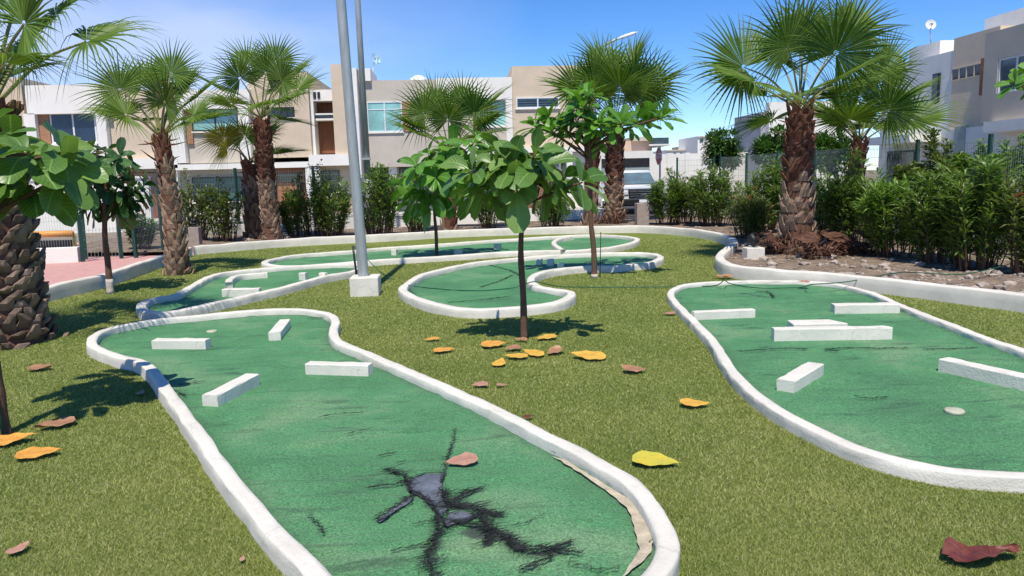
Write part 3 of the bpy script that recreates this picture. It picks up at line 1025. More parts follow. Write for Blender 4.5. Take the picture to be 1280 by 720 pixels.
def rosette(mb, tip, axis, n, L, W, droop, open_, mi=0, size_var=0.3, stalk=0.03):
    axis = Vector(axis).normalized()
    ref = Vector((1, 0, 0)) if abs(axis.x) < 0.8 else Vector((0, 1, 0))
    a = axis.cross(ref).normalized(); b = axis.cross(a)
    a0 = rnd(0, 6.28)
    for k in range(n):
        an = a0 + k * 2.39996
        f = (k + 0.5) / n
        el = open_[0] + (open_[1] - open_[0]) * f + rnd(-0.15, 0.15)
        d = axis * math.cos(el) + (a * math.cos(an) + b * math.sin(an)) * math.sin(el)
        l = L * (0.72 + 0.4 * f) * rnd(1 - size_var, 1 + size_var * 0.6)
        leaf(mb, Vector(tip) - axis * 0.05 * f + d * stalk, d, axis, l, W * l / L * rnd(0.85, 1.1), rnd(0.1, 0.35), droop * rnd(0.6, 1.3), 6, mi, rnd(0, 0.06))


def almond_tree(base, trunk_px, tips, label, L=0.3, W=0.19, n=9, droop=1.0, open_=(0.5, 1.7), r0=0.035, leafm='almond_leaf', hang=0.0, top_r=0.022, white=0.0, fork=None, group='young broadleaf trees on the putting lawn'):
    """slender planted tree: one trunk, limbs to each tip, a rosette of big leaves on every tip"""
    t = thing('broadleaf_tree', base, label, 'tree', group)
    tp = [base] + [Vector(p) for p in trunk_px]
    path = bez(tp, 8)
    m = len(path)
    mb = MB()
    rad = [r0 + (top_r - r0) * (i / (m - 1)) for i in range(m)]
    rad = [r * (1 + 0.12 * noise.noise(p * 9)) for r, p in zip(rad, path)]
    rad[0] *= 1.25
    mb.tube(path, rad, 9)
    if white:
        k = max(2, int(m * white))
        mb.tube(path[:k], [r + 0.004 for r in rad[:k]], 9, 1)
    top = path[-1]
    cb = MB()
    for tip, ax in tips:
        tip = Vector(tip)
        start = path[-1 - int(rnd(0, 0.28) * m)] if fork is None else path[int(fork * (m - 1)) + int(rnd(0, 1 - fork) * (m - 1) * 0.9)]
        md = start.lerp(tip, 0.55) + Vector((rnd(-.05, .05), rnd(-.05, .05), rnd(0.0, .08)))
        mb.tube(bez([start, md, tip], 5), [top_r * 0.55] * 5 + [top_r * 0.45] * 5 + [top_r * 0.35], 6)
        rosette(cb, tip, ax, n if isinstance(n, int) else random.randint(*n), L, W, droop, open_)
        # a second, older whorl lower on the same twig
        if hang:
            q = start.lerp(tip, 0.72)
            rosette(cb, q, Vector(ax) + Vector((0, 0, -0.6)), max(3, int(hang)), L * 0.95, W, droop * 1.2, (1.0, 2.0))
    mb.build('trunk', ['bark_brown', 'limewash'], t, True)
    cb.build('crown', leafm, t, True)
    return t


def tipset(base, lst, jit=0.0):
    """(px, py, depth offset, axis) -> world tips on the tree's own depth"""
    out = []
    for px, py, dy, ax in lst:
        p = gy(px, py, base.y + dy)
        out.append((p, ax))
    return out


def autotips(base, pxs, spread):
    """tips with depth offset drawn at random; axis points out of the crown centre"""
    pts = []
    for px, py in pxs:
        pts.append(gy(px, py, base.y + rnd(-spread, spread)))
    c = sum(pts, Vector()) / len(pts)
    return [(p, (p - c).normalized() * 0.8 + Vector((0, 0, 0.75))) for p in pts]


# middle tree in front of the kidney hole
b = gz(655, 425)
almond_tree(b, [gy(654, 370, b.y), gy(651, 320, b.y), gy(652, 270, b.y), gy(650, 222, b.y)],
            autotips(b, [(600, 222), (622, 208), (590, 234), (588, 214), (640, 200), (655, 212), (680, 208), (706, 222), (728, 228), (628, 190), (668, 194), (645, 235), (690, 238), (612, 240), (642, 206)], 0.42),
            'young broadleaf tree in the middle with yellow leaves fallen round its trunk', L=0.33, W=0.22, n=(6, 7), droop=0.95, open_=(0.45, 1.7), r0=0.036, top_r=0.022, hang=2)
# the one behind it to the left
b = gz(546, 323)
almond_tree(b, [gy(545, 290, b.y), gy(543, 260, b.y), gy(547, 215, b.y)],
            autotips(b, [(508, 232), (520, 208), (535, 192), (552, 188), (572, 198), (592, 180), (598, 205), (545, 222), (525, 240), (570, 228), (560, 205), (600, 228), (606, 192), (598, 174), (566, 180), (512, 252), (585, 215), (555, 246), (536, 258)], 0.7),
            'thin young broadleaf tree whose trunk rises beside the farthest green', L=0.45, W=0.29, n=(8, 10), droop=1.1, open_=(0.5, 1.75), r0=0.038, top_r=0.025, hang=3, leafm='almond_bright')
# tiered tree at the end of the kidney hole
b = gz(743, 347)
tips = autotips(b, [(668, 158), (684, 150), (700, 158), (716, 150), (722, 122), (735, 118), (728, 134), (748, 156), (762, 150), (778, 154), (795, 150), (812, 145), (828, 147), (740, 164), (690, 164), (757, 166), (806, 156), (710, 166)], 0.75)
tips = [(p, Vector((ax[0] * 0.6, ax[1] * 0.6, 1.0))) for p, ax in tips]
almond_tree(b, [gy(742, 310, b.y), gy(738, 270, b.y), gy(738, 215, b.y), gy(735, 160, b.y)], tips,
            'tallest young broadleaf tree with flat bright tiers, its trunk at the kidney green', L=0.33, W=0.17, n=(10, 13), droop=0.55, open_=(0.35, 1.6), r0=0.048, top_r=0.03, leafm='almond_bright', white=0.06, fork=0.82, hang=3)
# left tree by the pink paving
b = gz(138, 367)
almond_tree(b, [gy(135, 330, b.y), gy(131, 290, b.y), gy(132, 225, b.y)],
            autotips(b, [(92, 205), (112, 192), (132, 190), (150, 196), (166, 212), (180, 232), (140, 225), (110, 226), (96, 240), (158, 240), (128, 250), (150, 262), (115, 256), (172, 250)], 0.55),
            'dark young broadleaf tree beside the left lawn kerb and pink paving', L=0.31, W=0.20, n=(9, 11), droop=1.15, open_=(0.5, 1.8), r0=0.052, top_r=0.032, white=0.22, hang=5, leafm='almond_dark')
# near left tree, trunk at the picture's edge
b = gz(4, 545)
tips = [(gy(x, y, b.y + dy), Vector(a)) for x, y, dy, a in ((34, 192, 0.0, (0.15, -0.45, 0.9)), (80, 190, 0.15, (0.6, -0.2, 0.7)), (84, 218, 0.15, (0.7, -0.3, 0.4)), (40, 232, 0.2, (0.1, -0.5, 0.5)), (0, 222, 0.1, (0.0, -0.5, 0.5)),
        (-20, 175, 0.2, (-0.4, -0.2, 0.9)), (-60, 200, 0.1, (-0.6, -0.2, 0.7)), (15, 180, 0.6, (0, 0.3, 1)), (-40, 220, -0.3, (-0.4, -0.5, 0.5)))]
almond_tree(b, [gy(-4, 490, b.y), gy(-16, 400, b.y), gy(-26, 300, b.y), gy(-20, 225, b.y)], tips,
            'large leaved young tree cut by the left edge, before the thick palm', L=0.30, W=0.22, n=(7, 9), droop=0.95, open_=(0.6, 1.75), r0=0.05, top_r=0.03)
p0 = gz(8, 548); p1 = gy(-6, 495, p0.y); p2 = p0 + (p1 - p0) * 3.2
mb = MB(); mb.tube([p0 - Vector((0, 0, .1)), p1, p2], 0.014, 8)
tag(mb.build('tree_stake', 'fence_green', None, True, origin=tuple(p0)), 'thin dark green stake beside the trunk at the left edge', 'stake')
# leaves entering at the right edge
b = gz(1330, 330)
almond_tree(b, [gy(1330, 260, b.y), gy(1322, 180, b.y), gy(1318, 110, b.y)],
            autotips(b, [(1268, 104), (1282, 92), (1300, 88), (1320, 80), (1340, 90), (1310, 105), (1350, 110), (1290, 112)], 0.6),
            'bright green tree whose leaves enter at the right edge', L=0.26, W=0.16, n=(7, 9), droop=0.5, open_=(0.4, 1.6), r0=0.06, top_r=0.03, leafm='almond_bright')


# ------------------------------------------------------------------ fan palms
def fan(mb, H, a, nrm, R, nl=44, span=2.5, split=0.45, droop=0.3, mi=0, shred=1.0):
    """palmate blade: pleated disc that splits into pointed, hanging segments"""
    a = Vector(a).normalized(); nrm = Vector(nrm); nrm = (nrm - a * nrm.dot(a)).normalized()
    s = a.cross(nrm)
    st = [0.04, 0.22, split, 0.62, 0.78, 0.9, 1.0]
    dth = 2 * span / nl
    cup = rnd(0.10, 0.3)
    for k in range(nl):
        th = -span + (k + 0.5) * dth + rnd(-.015, .015)
        rr = R * (0.74 + 0.26 * math.cos(th * 0.55)) * rnd(0.92, 1.06)
        dr = a * math.cos(th) + s * math.sin(th)
        tg = -a * math.sin(th) + s * math.cos(th)
        dp = droop * rnd(0.5, 1.5) * (0.8 + 0.5 * abs(th) / span)
        tw = rnd(-0.3, 0.3) * shred
        vs = []; fs = []
        for i, t in enumerate(st):
            r = rr * t
            full = r * math.tan(dth / 2)
            if t <= split: hw = full
            else:
                hw = rr * split * math.tan(dth / 2) * (1 - ((t - split) / (1 - split)) ** 1.1) * 0.74 + 0.0006
            fall = max(0.0, t - 0.35) ** 2 * dp * rr
            side = max(0.0, t - split) * tw * rr * 0.25
            c = H + dr * r + tg * side + nrm * (cup * r * (0.5 + 0.5 * abs(math.sin(th)))) + Vector((0, 0, -fall))
            up_ = nrm * (hw * 0.7)
            vs += [c - tg * hw - up_ * 0.5, c + up_ * 0.5, c + tg * hw - up_ * 0.5]
            if i:
                o = 3 * (i - 1)
                fs += [(o, o + 1, o + 4, o + 3), (o + 1, o + 2, o + 5, o + 4)]
        mb.add(vs, fs, mi)


def frond(parent, C, H, R, toward=None, mat_='palm_leaf', droop=0.32, tilt=0.0, nl=44, name='frond', span=2.5, bend=None):
    C = Vector(C); H = Vector(H)
    d = H - C
    dist = d.length
    out = Vector((d.x, d.y, 0))
    mid = C + d * 0.5 + Vector((0, 0, 0.10 * dist * (1 if d.z > -0.2 * dist else 0.6)))
    path = bez([C, mid, H], 5)
    mb = MB()
    mb.tube(path, [0.024 - 0.013 * i / (len(path) - 1) for i in range(len(path))], 5, 1)
    a = (H - mid).normalized()
    if bend is not None: a = (a + Vector(bend)).normalized()
    if toward is None:
        n = Vector((0, 0, 1)) - a * a.z
        if n.length < 0.25 or a.z > 0.8:
            n = Vector((-out.x, -out.y, 0.2)) if out.length > 0.1 else Vector((rnd(-1, 1), -1, 0.2))
    else:
        n = Vector(toward)
    n = n + Vector((rnd(-.25, .25), rnd(-.25, .25), rnd(-.1, .1)))
    fan(mb, H, a, n, R, nl, span, rnd(0.34, 0.46), droop)
    return mb.build(name, [mat_, 'petiole'], parent, False)


def palm_trunk(parent, path, rad, rows, per, mats, split_at, seed=1, boot=1.0, flare=1.0, lift=1.0):
    """core plus overlapping cut leaf bases in a spiral lattice"""
    rs = random.Random(seed)
    mb = MB()
    pts = resample(bez(path, 10), 0.06)
    n = len(pts)
    R = lambda k: rad[0] + (rad[1] - rad[0]) * k + (flare * rad[0] * 0.28 * max(0, 1 - k * 7) ** 2)
    mb.tube(pts, [R(i / (n - 1)) * 0.93 for i in range(n)], 14, 2)
    for r in range(rows):
        k = (r + 0.2) / rows
        for j in range(per):
            kk = min(0.995, max(0.0, k + rs.uniform(-.25, .25) / rows))
            f = kk * (n - 1); i0 = int(f); i1 = min(n - 1, i0 + 1)
            c = pts[i0].lerp(pts[i1], f - i0)
            ax = (pts[min(n - 1, i0 + 2)] - pts[max(0, i0 - 2)]).normalized()
            an = 2 * PI * (j + 0.5 * (r % 2) + rs.uniform(-.12, .12)) / per
            if rs.random() < 0.10: continue
            rad_ = Vector((math.cos(an), math.sin(an), 0)); rad_ = (rad_ - ax * rad_.dot(ax)).normalized()
            tg = ax.cross(rad_)
            rr = R(kk)
            w = 2 * PI * rr / per * 0.50 * rs.uniform(0.8, 1.1)
            hgt = (pts[-1] - pts[0]).length / rows
            L = hgt * rs.uniform(0.9, 2.1) * boot
            o = rr * 0.22 * rs.uniform(0.6, 1.7) * lift
            red = kk > split_at + rs.uniform(-.06, .06)
            lean = rs.uniform(-0.9, 0.9) * w
            th = rr * 0.09
            b = c + rad_ * rr * 0.90
            up1 = c + ax * L * 0.55 + rad_ * (rr * 0.95 + o * 0.55)
            tip = c + ax * L + rad_ * (rr * 0.95 + o) + tg * lean
            wt = w * rs.uniform(0.25, 0.5)
            vs = [b - tg * w, b + tg * w, up1 + tg * w * 0.8, up1 - tg * w * 0.8, tip + tg * wt, tip - tg * wt,
                  b - tg * w - rad_ * th, b + tg * w - rad_ * th, up1 + tg * w * 0.75 - rad_ * th, up1 - tg * w * 0.75 - rad_ * th, tip + tg * wt - rad_ * th, tip - tg * wt - rad_ * th,
                  b + rad_ * th * 0.6, up1 + rad_ * th * 0.9]
            fs = [(0, 12, 13, 3), (12, 1, 2, 13), (3, 13, 2, 4, 5), (6, 9, 8, 7), (9, 11, 10, 8), (0, 3, 9, 6), (3, 5, 11, 9), (5, 4, 10, 11), (4, 2, 8, 10), (2, 1, 7, 8), (0, 6, 7, 1, 12)]
            mb.add(vs, fs, 1 if red else 0)
    return mb.build('trunk', [mats[0], mats[1], 'fibre_brown'], parent, False)


def skirt(parent, top, r, n, L, seed=0, down=True):
    """old cut petiole stubs standing out under the crown"""
    rs = random.Random(seed)
    for k in range(n):
        mb = MB()
        an = rs.uniform(0, 6.28); z = -rs.uniform(0.02, 0.55)
        d = Vector((math.cos(an), math.sin(an), rs.uniform(-0.2, 0.9))).normalized()
        p = top + Vector((0, 0, z)) + Vector((math.cos(an), math.sin(an), 0)) * r * 0.8
        l = L * rs.uniform(0.5, 1.2)
        mb.tube([p, p + d * l * 0.5, p + d * l + Vector((0, 0, 0.06 * l))], [0.022, 0.014, 0.004], 5, 0)
        mb.build('petiole_stub', 'boot_red', parent)


def palm(base_px, top_px, r0, r1, rows, per, fans, R, label, mats=('boot_grey', 'boot_red'), split_at=0.65, fill=6, seed=1, dist_y=None, base_z=0.05, stub=10, lean_y=0.0, fmat='palm_leaf', nl=44, boot=1.0, yellow=(), group='fan palms around the lawn', fill_h=(0.5, 1.1), lift=1.0, base=None, fibre=False):
    random.seed(seed * 13 + 5)
    B = base if base is not None else gz(base_px[0], base_px[1], base_z)
    T = gy(top_px[0], top_px[1], B.y + lean_y)
    t = thing('fan_palm', (B.x, B.y, 0), label, 'palm tree', group)
    B0 = B - Vector((0, 0, 0.15))
    m1 = B0.lerp(T, 0.5) + Vector((rnd(-.05, .05), rnd(-.05, .05), 0))
    palm_trunk(t, [B0, m1, T], (r0, r1), rows, per, mats, split_at, seed, boot, lift=lift)
    C = T + Vector((0, 0, 0.08))
    if stub: skirt(t, T, r1, stub, 0.28, seed)
    if fibre:
        rs = random.Random(seed); mb = MB()
        for k in range(420):
            an = rs.uniform(0, 6.28); r_ = r0 * rs.uniform(0.95, 1.35); z_ = rs.uniform(0.0, 0.45)
            p = Vector((B.x + math.cos(an) * r_ * (1.15 - z_ * 0.4), B.y + math.sin(an) * r_ * (1.15 - z_ * 0.4), B.z - 0.02 + z_))
            e = p + Vector((math.cos(an) * rs.uniform(0, .22), math.sin(an) * rs.uniform(0, .22), rs.uniform(-0.22, 0.12)))
            w_ = Vector((-math.sin(an), math.cos(an), rs.uniform(-.5, .5))) * rs.uniform(0.006, 0.022)
            mb.add([p - w_, p + w_, e + w_ * 0.3, e - w_ * 0.3], [(0, 1, 2, 3)])
        mb.build('fibre_skirt', 'fibre_brown', t)
    for i, fa in enumerate(fans):
        px, py, dy = fa[:3]
        kw = fa[3] if len(fa) > 3 else {}
        H = gy(px, py, C.y + dy)
        d = (H - C).normalized()
        kw = dict(kw)
        rr = R * kw.pop('R', 1.0)
        frond(t, C + d * r1 * 0.5 - Vector((0, 0, 0.05)), H, rr * rnd(0.94, 1.06), mat_=('palm_yellowing' if i in yellow else fmat), nl=nl, **kw)
    for k in range(fill):
        an = rnd(0, 6.28); el = rnd(0.15, 1.25)
        l = R * rnd(*fill_h)
        d = Vector((math.cos(an) * math.cos(el), abs(math.sin(an)) * math.cos(el) * 1.0, math.sin(el)))
        frond(t, C, C + d * l, R * rnd(0.8, 1.0), mat_=fmat, nl=nl)
    return t


NEAR = dict(toward=(0, -1, 0.35))
# big right palm
palm((996, 318), (1000, 138), 0.305, 0.205, 19, 8,
     [(985, 58, -0.3, dict(toward=(0.05, -1, 0.25), R=1.12)), (1045, 66, -0.5, dict(toward=(0.15, -1, 0.45), R=1.1)), (930, 84, -0.2, dict(toward=(-0.3, -1, 0.5), R=1.15)), (940, 102, -0.6, dict(toward=(-0.3, -0.8, 0.75), R=1.15)),
      (1062, 40, 0.5, dict(toward=(0.3, -0.9, 0.4), R=1.15)), (1015, 60, 0.8, {}), (968, 70, 0.9, {}), (1050, 100, -0.8, dict(toward=(0.1, -1, 0.8))), (1040, 120, 0.3, {}), (965, 150, 0.5, {}), (1062, 108, 0.7, {}), (1000, 52, 0.2, {}), (930, 110, 0.7, {}), (1005, 40, 0.6, {})],
     1.06, 'big fan palm on the right with lattice trunk of pale and red leaf bases', split_at=0.52, fill=3, seed=3, stub=14, nl=46, fibre=True)
# palm behind it
palm((1068, 292), (1074, 180), 0.2, 0.17, 12, 8,
     [(1110, 138, -0.6, dict(toward=(0.2, -1, 0.5))), (1140, 150, -0.4, dict(toward=(0.3, -0.6, 0.9))), (1105, 88, 0.2, dict(toward=(0.4, -0.5, 0.8))), (1075, 120, -0.5, dict(toward=(0, -1, 0.5))), (1050, 130, 0.1, {}), (1062, 150, -0.6, {}), (1100, 105, 0.6, {}), (1128, 125, 0.5, {}), (1040, 155, 0.4, {})],
     1.25, 'shorter fan palm in the shrubs just right of the big palm', split_at=0.2, fill=4, seed=4, stub=6, nl=42)
# left palm
palm((223, 343), (201, 172), 0.19, 0.125, 22, 8,
     [(206, 128, -0.3, dict(toward=(0.05, -1, 0.2), R=1.0)), (150, 112, -0.2, dict(toward=(-0.3, -1, 0.5))), (158, 144, -0.4, dict(toward=(-0.2, -0.8, 0.8), R=0.9)), (242, 144, -0.3, dict(toward=(0.3, -0.9, 0.7), R=0.9)), (222, 116, 0.5, {}), (178, 108, 0.4, {}), (248, 120, 0.4, {}), (150, 140, 0.5, {}), (214, 92, 0.3, dict(R=0.9)), (190, 100, 0.7, {}), (245, 152, 0.2, {})],
     0.84, 'slim leaning fan palm on the lawn left of the narrow green', split_at=0.80, fill=2, seed=5, stub=16, base_z=0.0, nl=40)
# second left palm behind
palm((340, 302), (327, 150), 0.23, 0.185, 26, 8,
     [(300, 98, -0.5, dict(toward=(-0.1, -1, 0.2), R=1.05)), (332, 92, -0.4, dict(toward=(0, -1, 0.3))), (345, 78, 0.3, dict(toward=(0.1, -1, 0.4))), (352, 100, -0.7, dict(toward=(0.2, -1, 0.5))), (372, 112, -0.2, dict(toward=(0.1, -0.8, 0.9))), (275, 112, 0.2, {}), (290, 130, -0.5, {}), (310, 80, 0.7, {}), (365, 95, 0.6, {}), (280, 145, 0.1, {}), (340, 130, -0.9, dict(droop=0.9)), (352, 150, 0.2, {})],
     1.0, 'tall fan palm standing behind the back kerb, with a thick shaggy trunk', split_at=0.55, fill=3, seed=6, stub=18, nl=40)
# small yellowing palm beside it
palm((318, 299), (313, 205), 0.24, 0.20, 12, 8,
     [(280, 172, -1.0, dict(toward=(-0.3, -0.9, 0.6), R=1.05)), (306, 170, -0.5, dict(toward=(-0.1, -1, 0.4), R=0.95)), (284, 186, -1.3, dict(toward=(-0.3, -0.8, 0.3), R=0.85, droop=0.9)), (345, 190, -0.2, dict(R=0.9)), (330, 172, 0.4, {}), (352, 192, 0.3, {})],
     0.95, 'low fan palm with a yellowing frond, half hidden by the shaggy trunk', mats=('boot_dark', 'boot_red'), split_at=0.75, fill=1, seed=7, stub=8, yellow=(0, 2), nl=40)
# palm behind the lamp post
palm((562, 290), (562, 192), 0.2, 0.2, 9, 8,
     [(560, 150, -0.5, dict(toward=(0, -1, 0.25))), (530, 142, -0.3, dict(toward=(-0.3, -1, 0.4))), (592, 142, -0.2, dict(toward=(0.3, -1, 0.4))), (520, 160, -0.2, {}), (604, 156, -0.1, {}), (545, 130, 0.4, dict(toward=(-0.1, -1, 0.2))), (578, 128, 0.4, dict(toward=(0.1, -1, 0.2))), (612, 132, 0.3, {}), (522, 168, -0.6, {}), (598, 172, -0.5, {}), (560, 140, 0.7, {})],
     1.12, 'low fan palm rising behind the two middle young trees', split_at=0.1, fill=0, seed=8, stub=0, nl=38)
# back palm and its twin
palm((767, 280), (769, 158), 0.29, 0.25, 24, 9,
     [(742, 104, -0.5, dict(toward=(-0.2, -1, 0.2))), (795, 102, -0.4, dict(toward=(0.2, -1, 0.2))), (768, 96, 0.3, dict(toward=(0, -1, 0.2))), (722, 112, -0.2, dict(toward=(-0.4, -0.8, 0.5))), (812, 108, -0.2, dict(toward=(0.4, -0.8, 0.5))), (754, 84, 0.6, {}), (788, 84, 0.6, {}), (715, 120, 0.4, {}), (800, 126, -0.6, {}), (740, 122, -0.7, {}), (822, 110, 0.3, {}), (775, 110, -0.8, dict(toward=(0, -1, 0.4)))],
     1.45, 'thick trunked fan palm at the back beside the grey bollard', split_at=0.45, fill=1, seed=9, stub=4, nl=38, fibre=True)
palm((737, 281), (741, 168), 0.22, 0.2, 14, 8,
     [(728, 120, 0.1, {}), (752, 118, 0.3, {}), (738, 108, 0.5, {}), (716, 130, 0.3, {})],
     1.2, 'thinner back palm hidden behind the tiered young tree', split_at=0.4, fill=1, seed=10, stub=4, nl=40)
# nearest palm, crown leaving the frame at the top left
palm((10, 428), (-14, 138), 0.38, 0.26, 26, 15,
     [(30, 30, -0.5, dict(toward=(0.3, -1, 0.3), R=1.0)), (108, 52, 0.35, dict(toward=(0.1, -0.25, 1.0), R=1.15, droop=0.75, bend=(0.7, 0, 0.1), span=2.0)), (-50, 30, -0.4, dict(toward=(-0.2, -1, 0.4))), (-90, 70, -0.2, {}), (-10, 0, 0.3, {}), (40, -30, 0.5, {}), (70, 20, 0.6, dict(droop=0.8)), (-60, -20, 0.6, {}), (-110, 110, 0.2, {}), (8, 80, -0.8, dict(R=0.85, droop=0.9)), (30, 60, 0.4, dict(R=0.9, droop=0.9))],
     0.82, 'thick dark palm trunk at the left edge, nearest the camera', mats=('boot_dark', 'boot_red'), split_at=0.80, fill=2, seed=11, stub=12, base_z=0.0, nl=42, boot=0.9, lift=0.8)

# ------------------------------------------------------------------ shrubs
def shrub_mesh(h, r, stems, leaves, L, W, seed, flowers=0, round_=False, lowbare=0.25):
    rs = random.Random(seed)
    sb = MB(); lb = MB(); fb = MB()
    tips = []
    for k in range(stems):
        an = rs.uniform(0, 6.28); rr = r * math.sqrt(rs.random())
        hh = h * (1 - 0.35 * (rr / r) ** 2) * rs.uniform(0.75, 1.08)
        b0 = Vector((rr * 0.5 * math.cos(an), rr * 0.5 * math.sin(an), 0))
        e = Vector((rr * math.cos(an), rr * math.sin(an), hh))
        m = b0.lerp(e, 0.5) + Vector((rs.uniform(-.08, .08), rs.uniform(-.08, .08), 0.08))
        path = bez([b0, m, e], 4)
        sb.tube(path, [0.014 - 0.010 * i / (len(path) - 1) for i in range(len(path))], 4, 0, False)
        tips.append(path)
    per = leaves // stems
    for path in tips:
        for _ in range(per):
            t = lowbare + (1 - lowbare) * rs.random() ** 0.75
            f = t * (len(path) - 1); i = min(len(path) - 2, int(f))
            p = path[i].lerp(path[i + 1], f - i)
            d0 = (path[i + 1] - path[i]).normalized()
            an = rs.uniform(0, 6.28)
            sd = Vector((math.cos(an), math.sin(an), rs.uniform(-0.25, 0.5)))
            d = (d0 * rs.uniform(0.1, 0.9) + sd * rs.uniform(0.6, 1.1)).normalized()
            p = p + sd * rs.uniform(0, 0.13) * r
            l = L * rs.uniform(0.6, 1.25); w = W * l / L
            s = d.cross(Vector((rs.uniform(-.3, .3), rs.uniform(-.3, .3), 1)))
            if s.length < 1e-3: s = Vector((1, 0, 0))
            s.normalize(); u = s.cross(d)
            m = p + d * l * (0.5 if not round_ else 0.55); tip = p + d * l - Vector((0, 0, l * rs.uniform(0.0, 0.3)))
            lb.add([p, m - s * w * 0.5 + u * w * 0.15, tip, m + s * w * 0.5 + u * w * 0.15, m], [(0, 4, 1), (1, 4, 2), (2, 4, 3), (3, 4, 0)])
    for _ in range(flowers):
        path = rs.choice(tips); p = path[-1] + Vector((rs.uniform(-.12, .12), rs.uniform(-.12, .12), rs.uniform(-.15, .06)))
        for q in range(5):
            c = p + Vector((rs.uniform(-.04, .04), rs.uniform(-.04, .04), rs.uniform(-.03, .03)))
            a0 = rs.uniform(0, 6.28)
            for m_ in range(5):
                a1 = a0 + m_ * 1.2566
                e1 = c + Vector((math.cos(a1) * 0.028, math.sin(a1) * 0.028, 0.012)); e2 = c + Vector((math.cos(a1 + 0.9) * 0.028, math.sin(a1 + 0.9) * 0.028, 0.012))
                fb.add([c, e1, e2], [(0, 1, 2)])
    return sb, lb, fb


def shrub(px, py, ptop, wpx, mat_, label, seed, leaves=2400, stems=26, L=0.14, W=0.026, flowers=0, name='oleander_shrub', cat='shrub', group='shrubs along the fence', round_=False, lowbare=0.22, depth=None, z=0.06):
    b = gz(px, py, z) if depth is None else gy(px, py, depth)
    if depth is not None: b.z = z
    top = gy(px, ptop, b.y)
    sc = (gy(px + 10, py, b.y) - gy(px, py, b.y)).length / 10
    t = thing(name, (b.x, b.y, z), label, cat, group)
    sb, lb, fb = shrub_mesh(top.z - z, wpx * sc * 0.5, stems, leaves, L, W, seed, flowers, round_, lowbare)
    for m_, nm, mt in ((sb, 'stems', 'bark_brown'), (lb, 'foliage', mat_), (fb, 'flowers', 'flower_red')):
        if m_.v:
            ORIG['_o'] = (0, 0, 0)
            m_.build(nm, mt, t, False, origin=(0, 0, 0))
    return t


SH = [
 (475, 296, 206, 62, 'oleander_leaf', 'dark dense oleander just right of the lamp post', 21, 2600, 0),
 (415, 297, 216, 52, 'oleander_leaf', 'dark oleander left of the lamp post, behind the back kerb', 22, 2000, 0),
 (372, 298, 232, 40, 'oleander_leaf', 'small dark oleander beside the shaggy palm trunk', 23, 1500, 0),
 (520, 292, 258, 36, 'oleander_light', 'low sparse shrub behind the thin young tree', 24, 500, 0),
 (612, 288, 240, 36, 'oleander_mixed', 'low shrub glimpsed under the middle young tree crowns', 25, 700, 4),
 (690, 286, 236, 44, 'oleander_leaf', 'dark shrub behind the hanging leaves of the middle tree', 26, 1300, 0),
 (833, 279, 216, 44, 'oleander_leaf', 'dark narrow oleander right of the parked white vehicle', 27, 2000, 0),
 (856, 278, 218, 40, 'oleander_mixed', 'pale sparse oleander under the round street tree, left part', 28, 1500, 3),
 (892, 281, 208, 62, 'oleander_leaf', 'wide oleander directly under the round topped tree', 29, 2700, 4),
 (936, 296, 240, 52, 'oleander_mixed', 'low reddish flowering shrub before the hedge left of the big palm', 30, 1500, 20),
 (962, 290, 204, 58, 'oleander_leaf', 'oleander immediately left of the big palm trunk', 31, 2500, 2),
 (1030, 296, 214, 46, 'oleander_leaf', 'dark low oleander immediately right of the big palm trunk', 32, 1700, 0),
 (1062, 302, 196, 66, 'oleander_leaf', 'tall shady oleander around the shorter palm', 33, 2600, 0),
 (1122, 314, 214, 86, 'oleander_light', 'light green bushy oleander right of the shorter palm', 34, 3000, 0),
 (1172, 322, 208, 80, 'oleander_leaf', 'broad oleander between the light bush and the darkest bush', 35, 3000, 3),
 (1222, 330, 196, 84, 'oleander_leaf', 'darkest tall oleander near the right edge', 36, 3200, 0),
 (1282, 336, 206, 60, 'oleander_mixed', 'thin twiggy shrub cut by the right edge', 37, 1300, 5),
]
for (px, py, pt, w, mt, lb, sd_, nlv, fl) in SH:
    py = py + (9 if px > 1040 else 3 if px > 800 else 0)
    far = gz(px, py, 0.06).y
    shrub(px, py, pt, w * 1.1, mt, lb, sd_, int(nlv * 1.5), stems=38 if w > 45 else 26, L=0.185, W=0.040 if far < 18 else 0.046, flowers=fl, lowbare=0.12)
# climbers on the fence
VN = [
 (246, 303, 212, 48, 'vine_leaf', 'straggly climber on the fence behind the square bollard', 41, 700, 0),
 (282, 302, 226, 58, 'vine_leaf', 'pale leafy climber below the ground floor window', 42, 900, 0),
 (178, 312, 268, 44, 'round_leaf', 'green climber on the fence left of the leaning palm', 43, 800, 0),
 (395, 296, 205, 70, 'vine_leaf', 'airy yellowish climber on the fence left of the lamp post', 44, 500, 0),
 (1162, 300, 168, 84, 'vine_leaf', 'olive climber topping the fence above the light green bush', 45, 1500, 3),
 (1212, 300, 176, 60, 'oleander_light', 'bright climber topping the fence above the darkest bush', 46, 1100, 3),
 (1262, 303, 170, 76, 'oleander_light', 'grassy bright climber with red flowers at the right edge', 47, 1400, 8),
]
for (px, py, pt, w, mt, lb, sd_, nlv, fl) in VN:
    shrub(px, py, pt, w, mt, lb, sd_, int(nlv * (1.9 if px < 600 else 3.2)), stems=26, L=0.12, W=0.066, flowers=fl, name='climbing_plant', cat='climber', group='climbers on the fence', round_=True, lowbare=0.1 if px < 600 else 0.5)


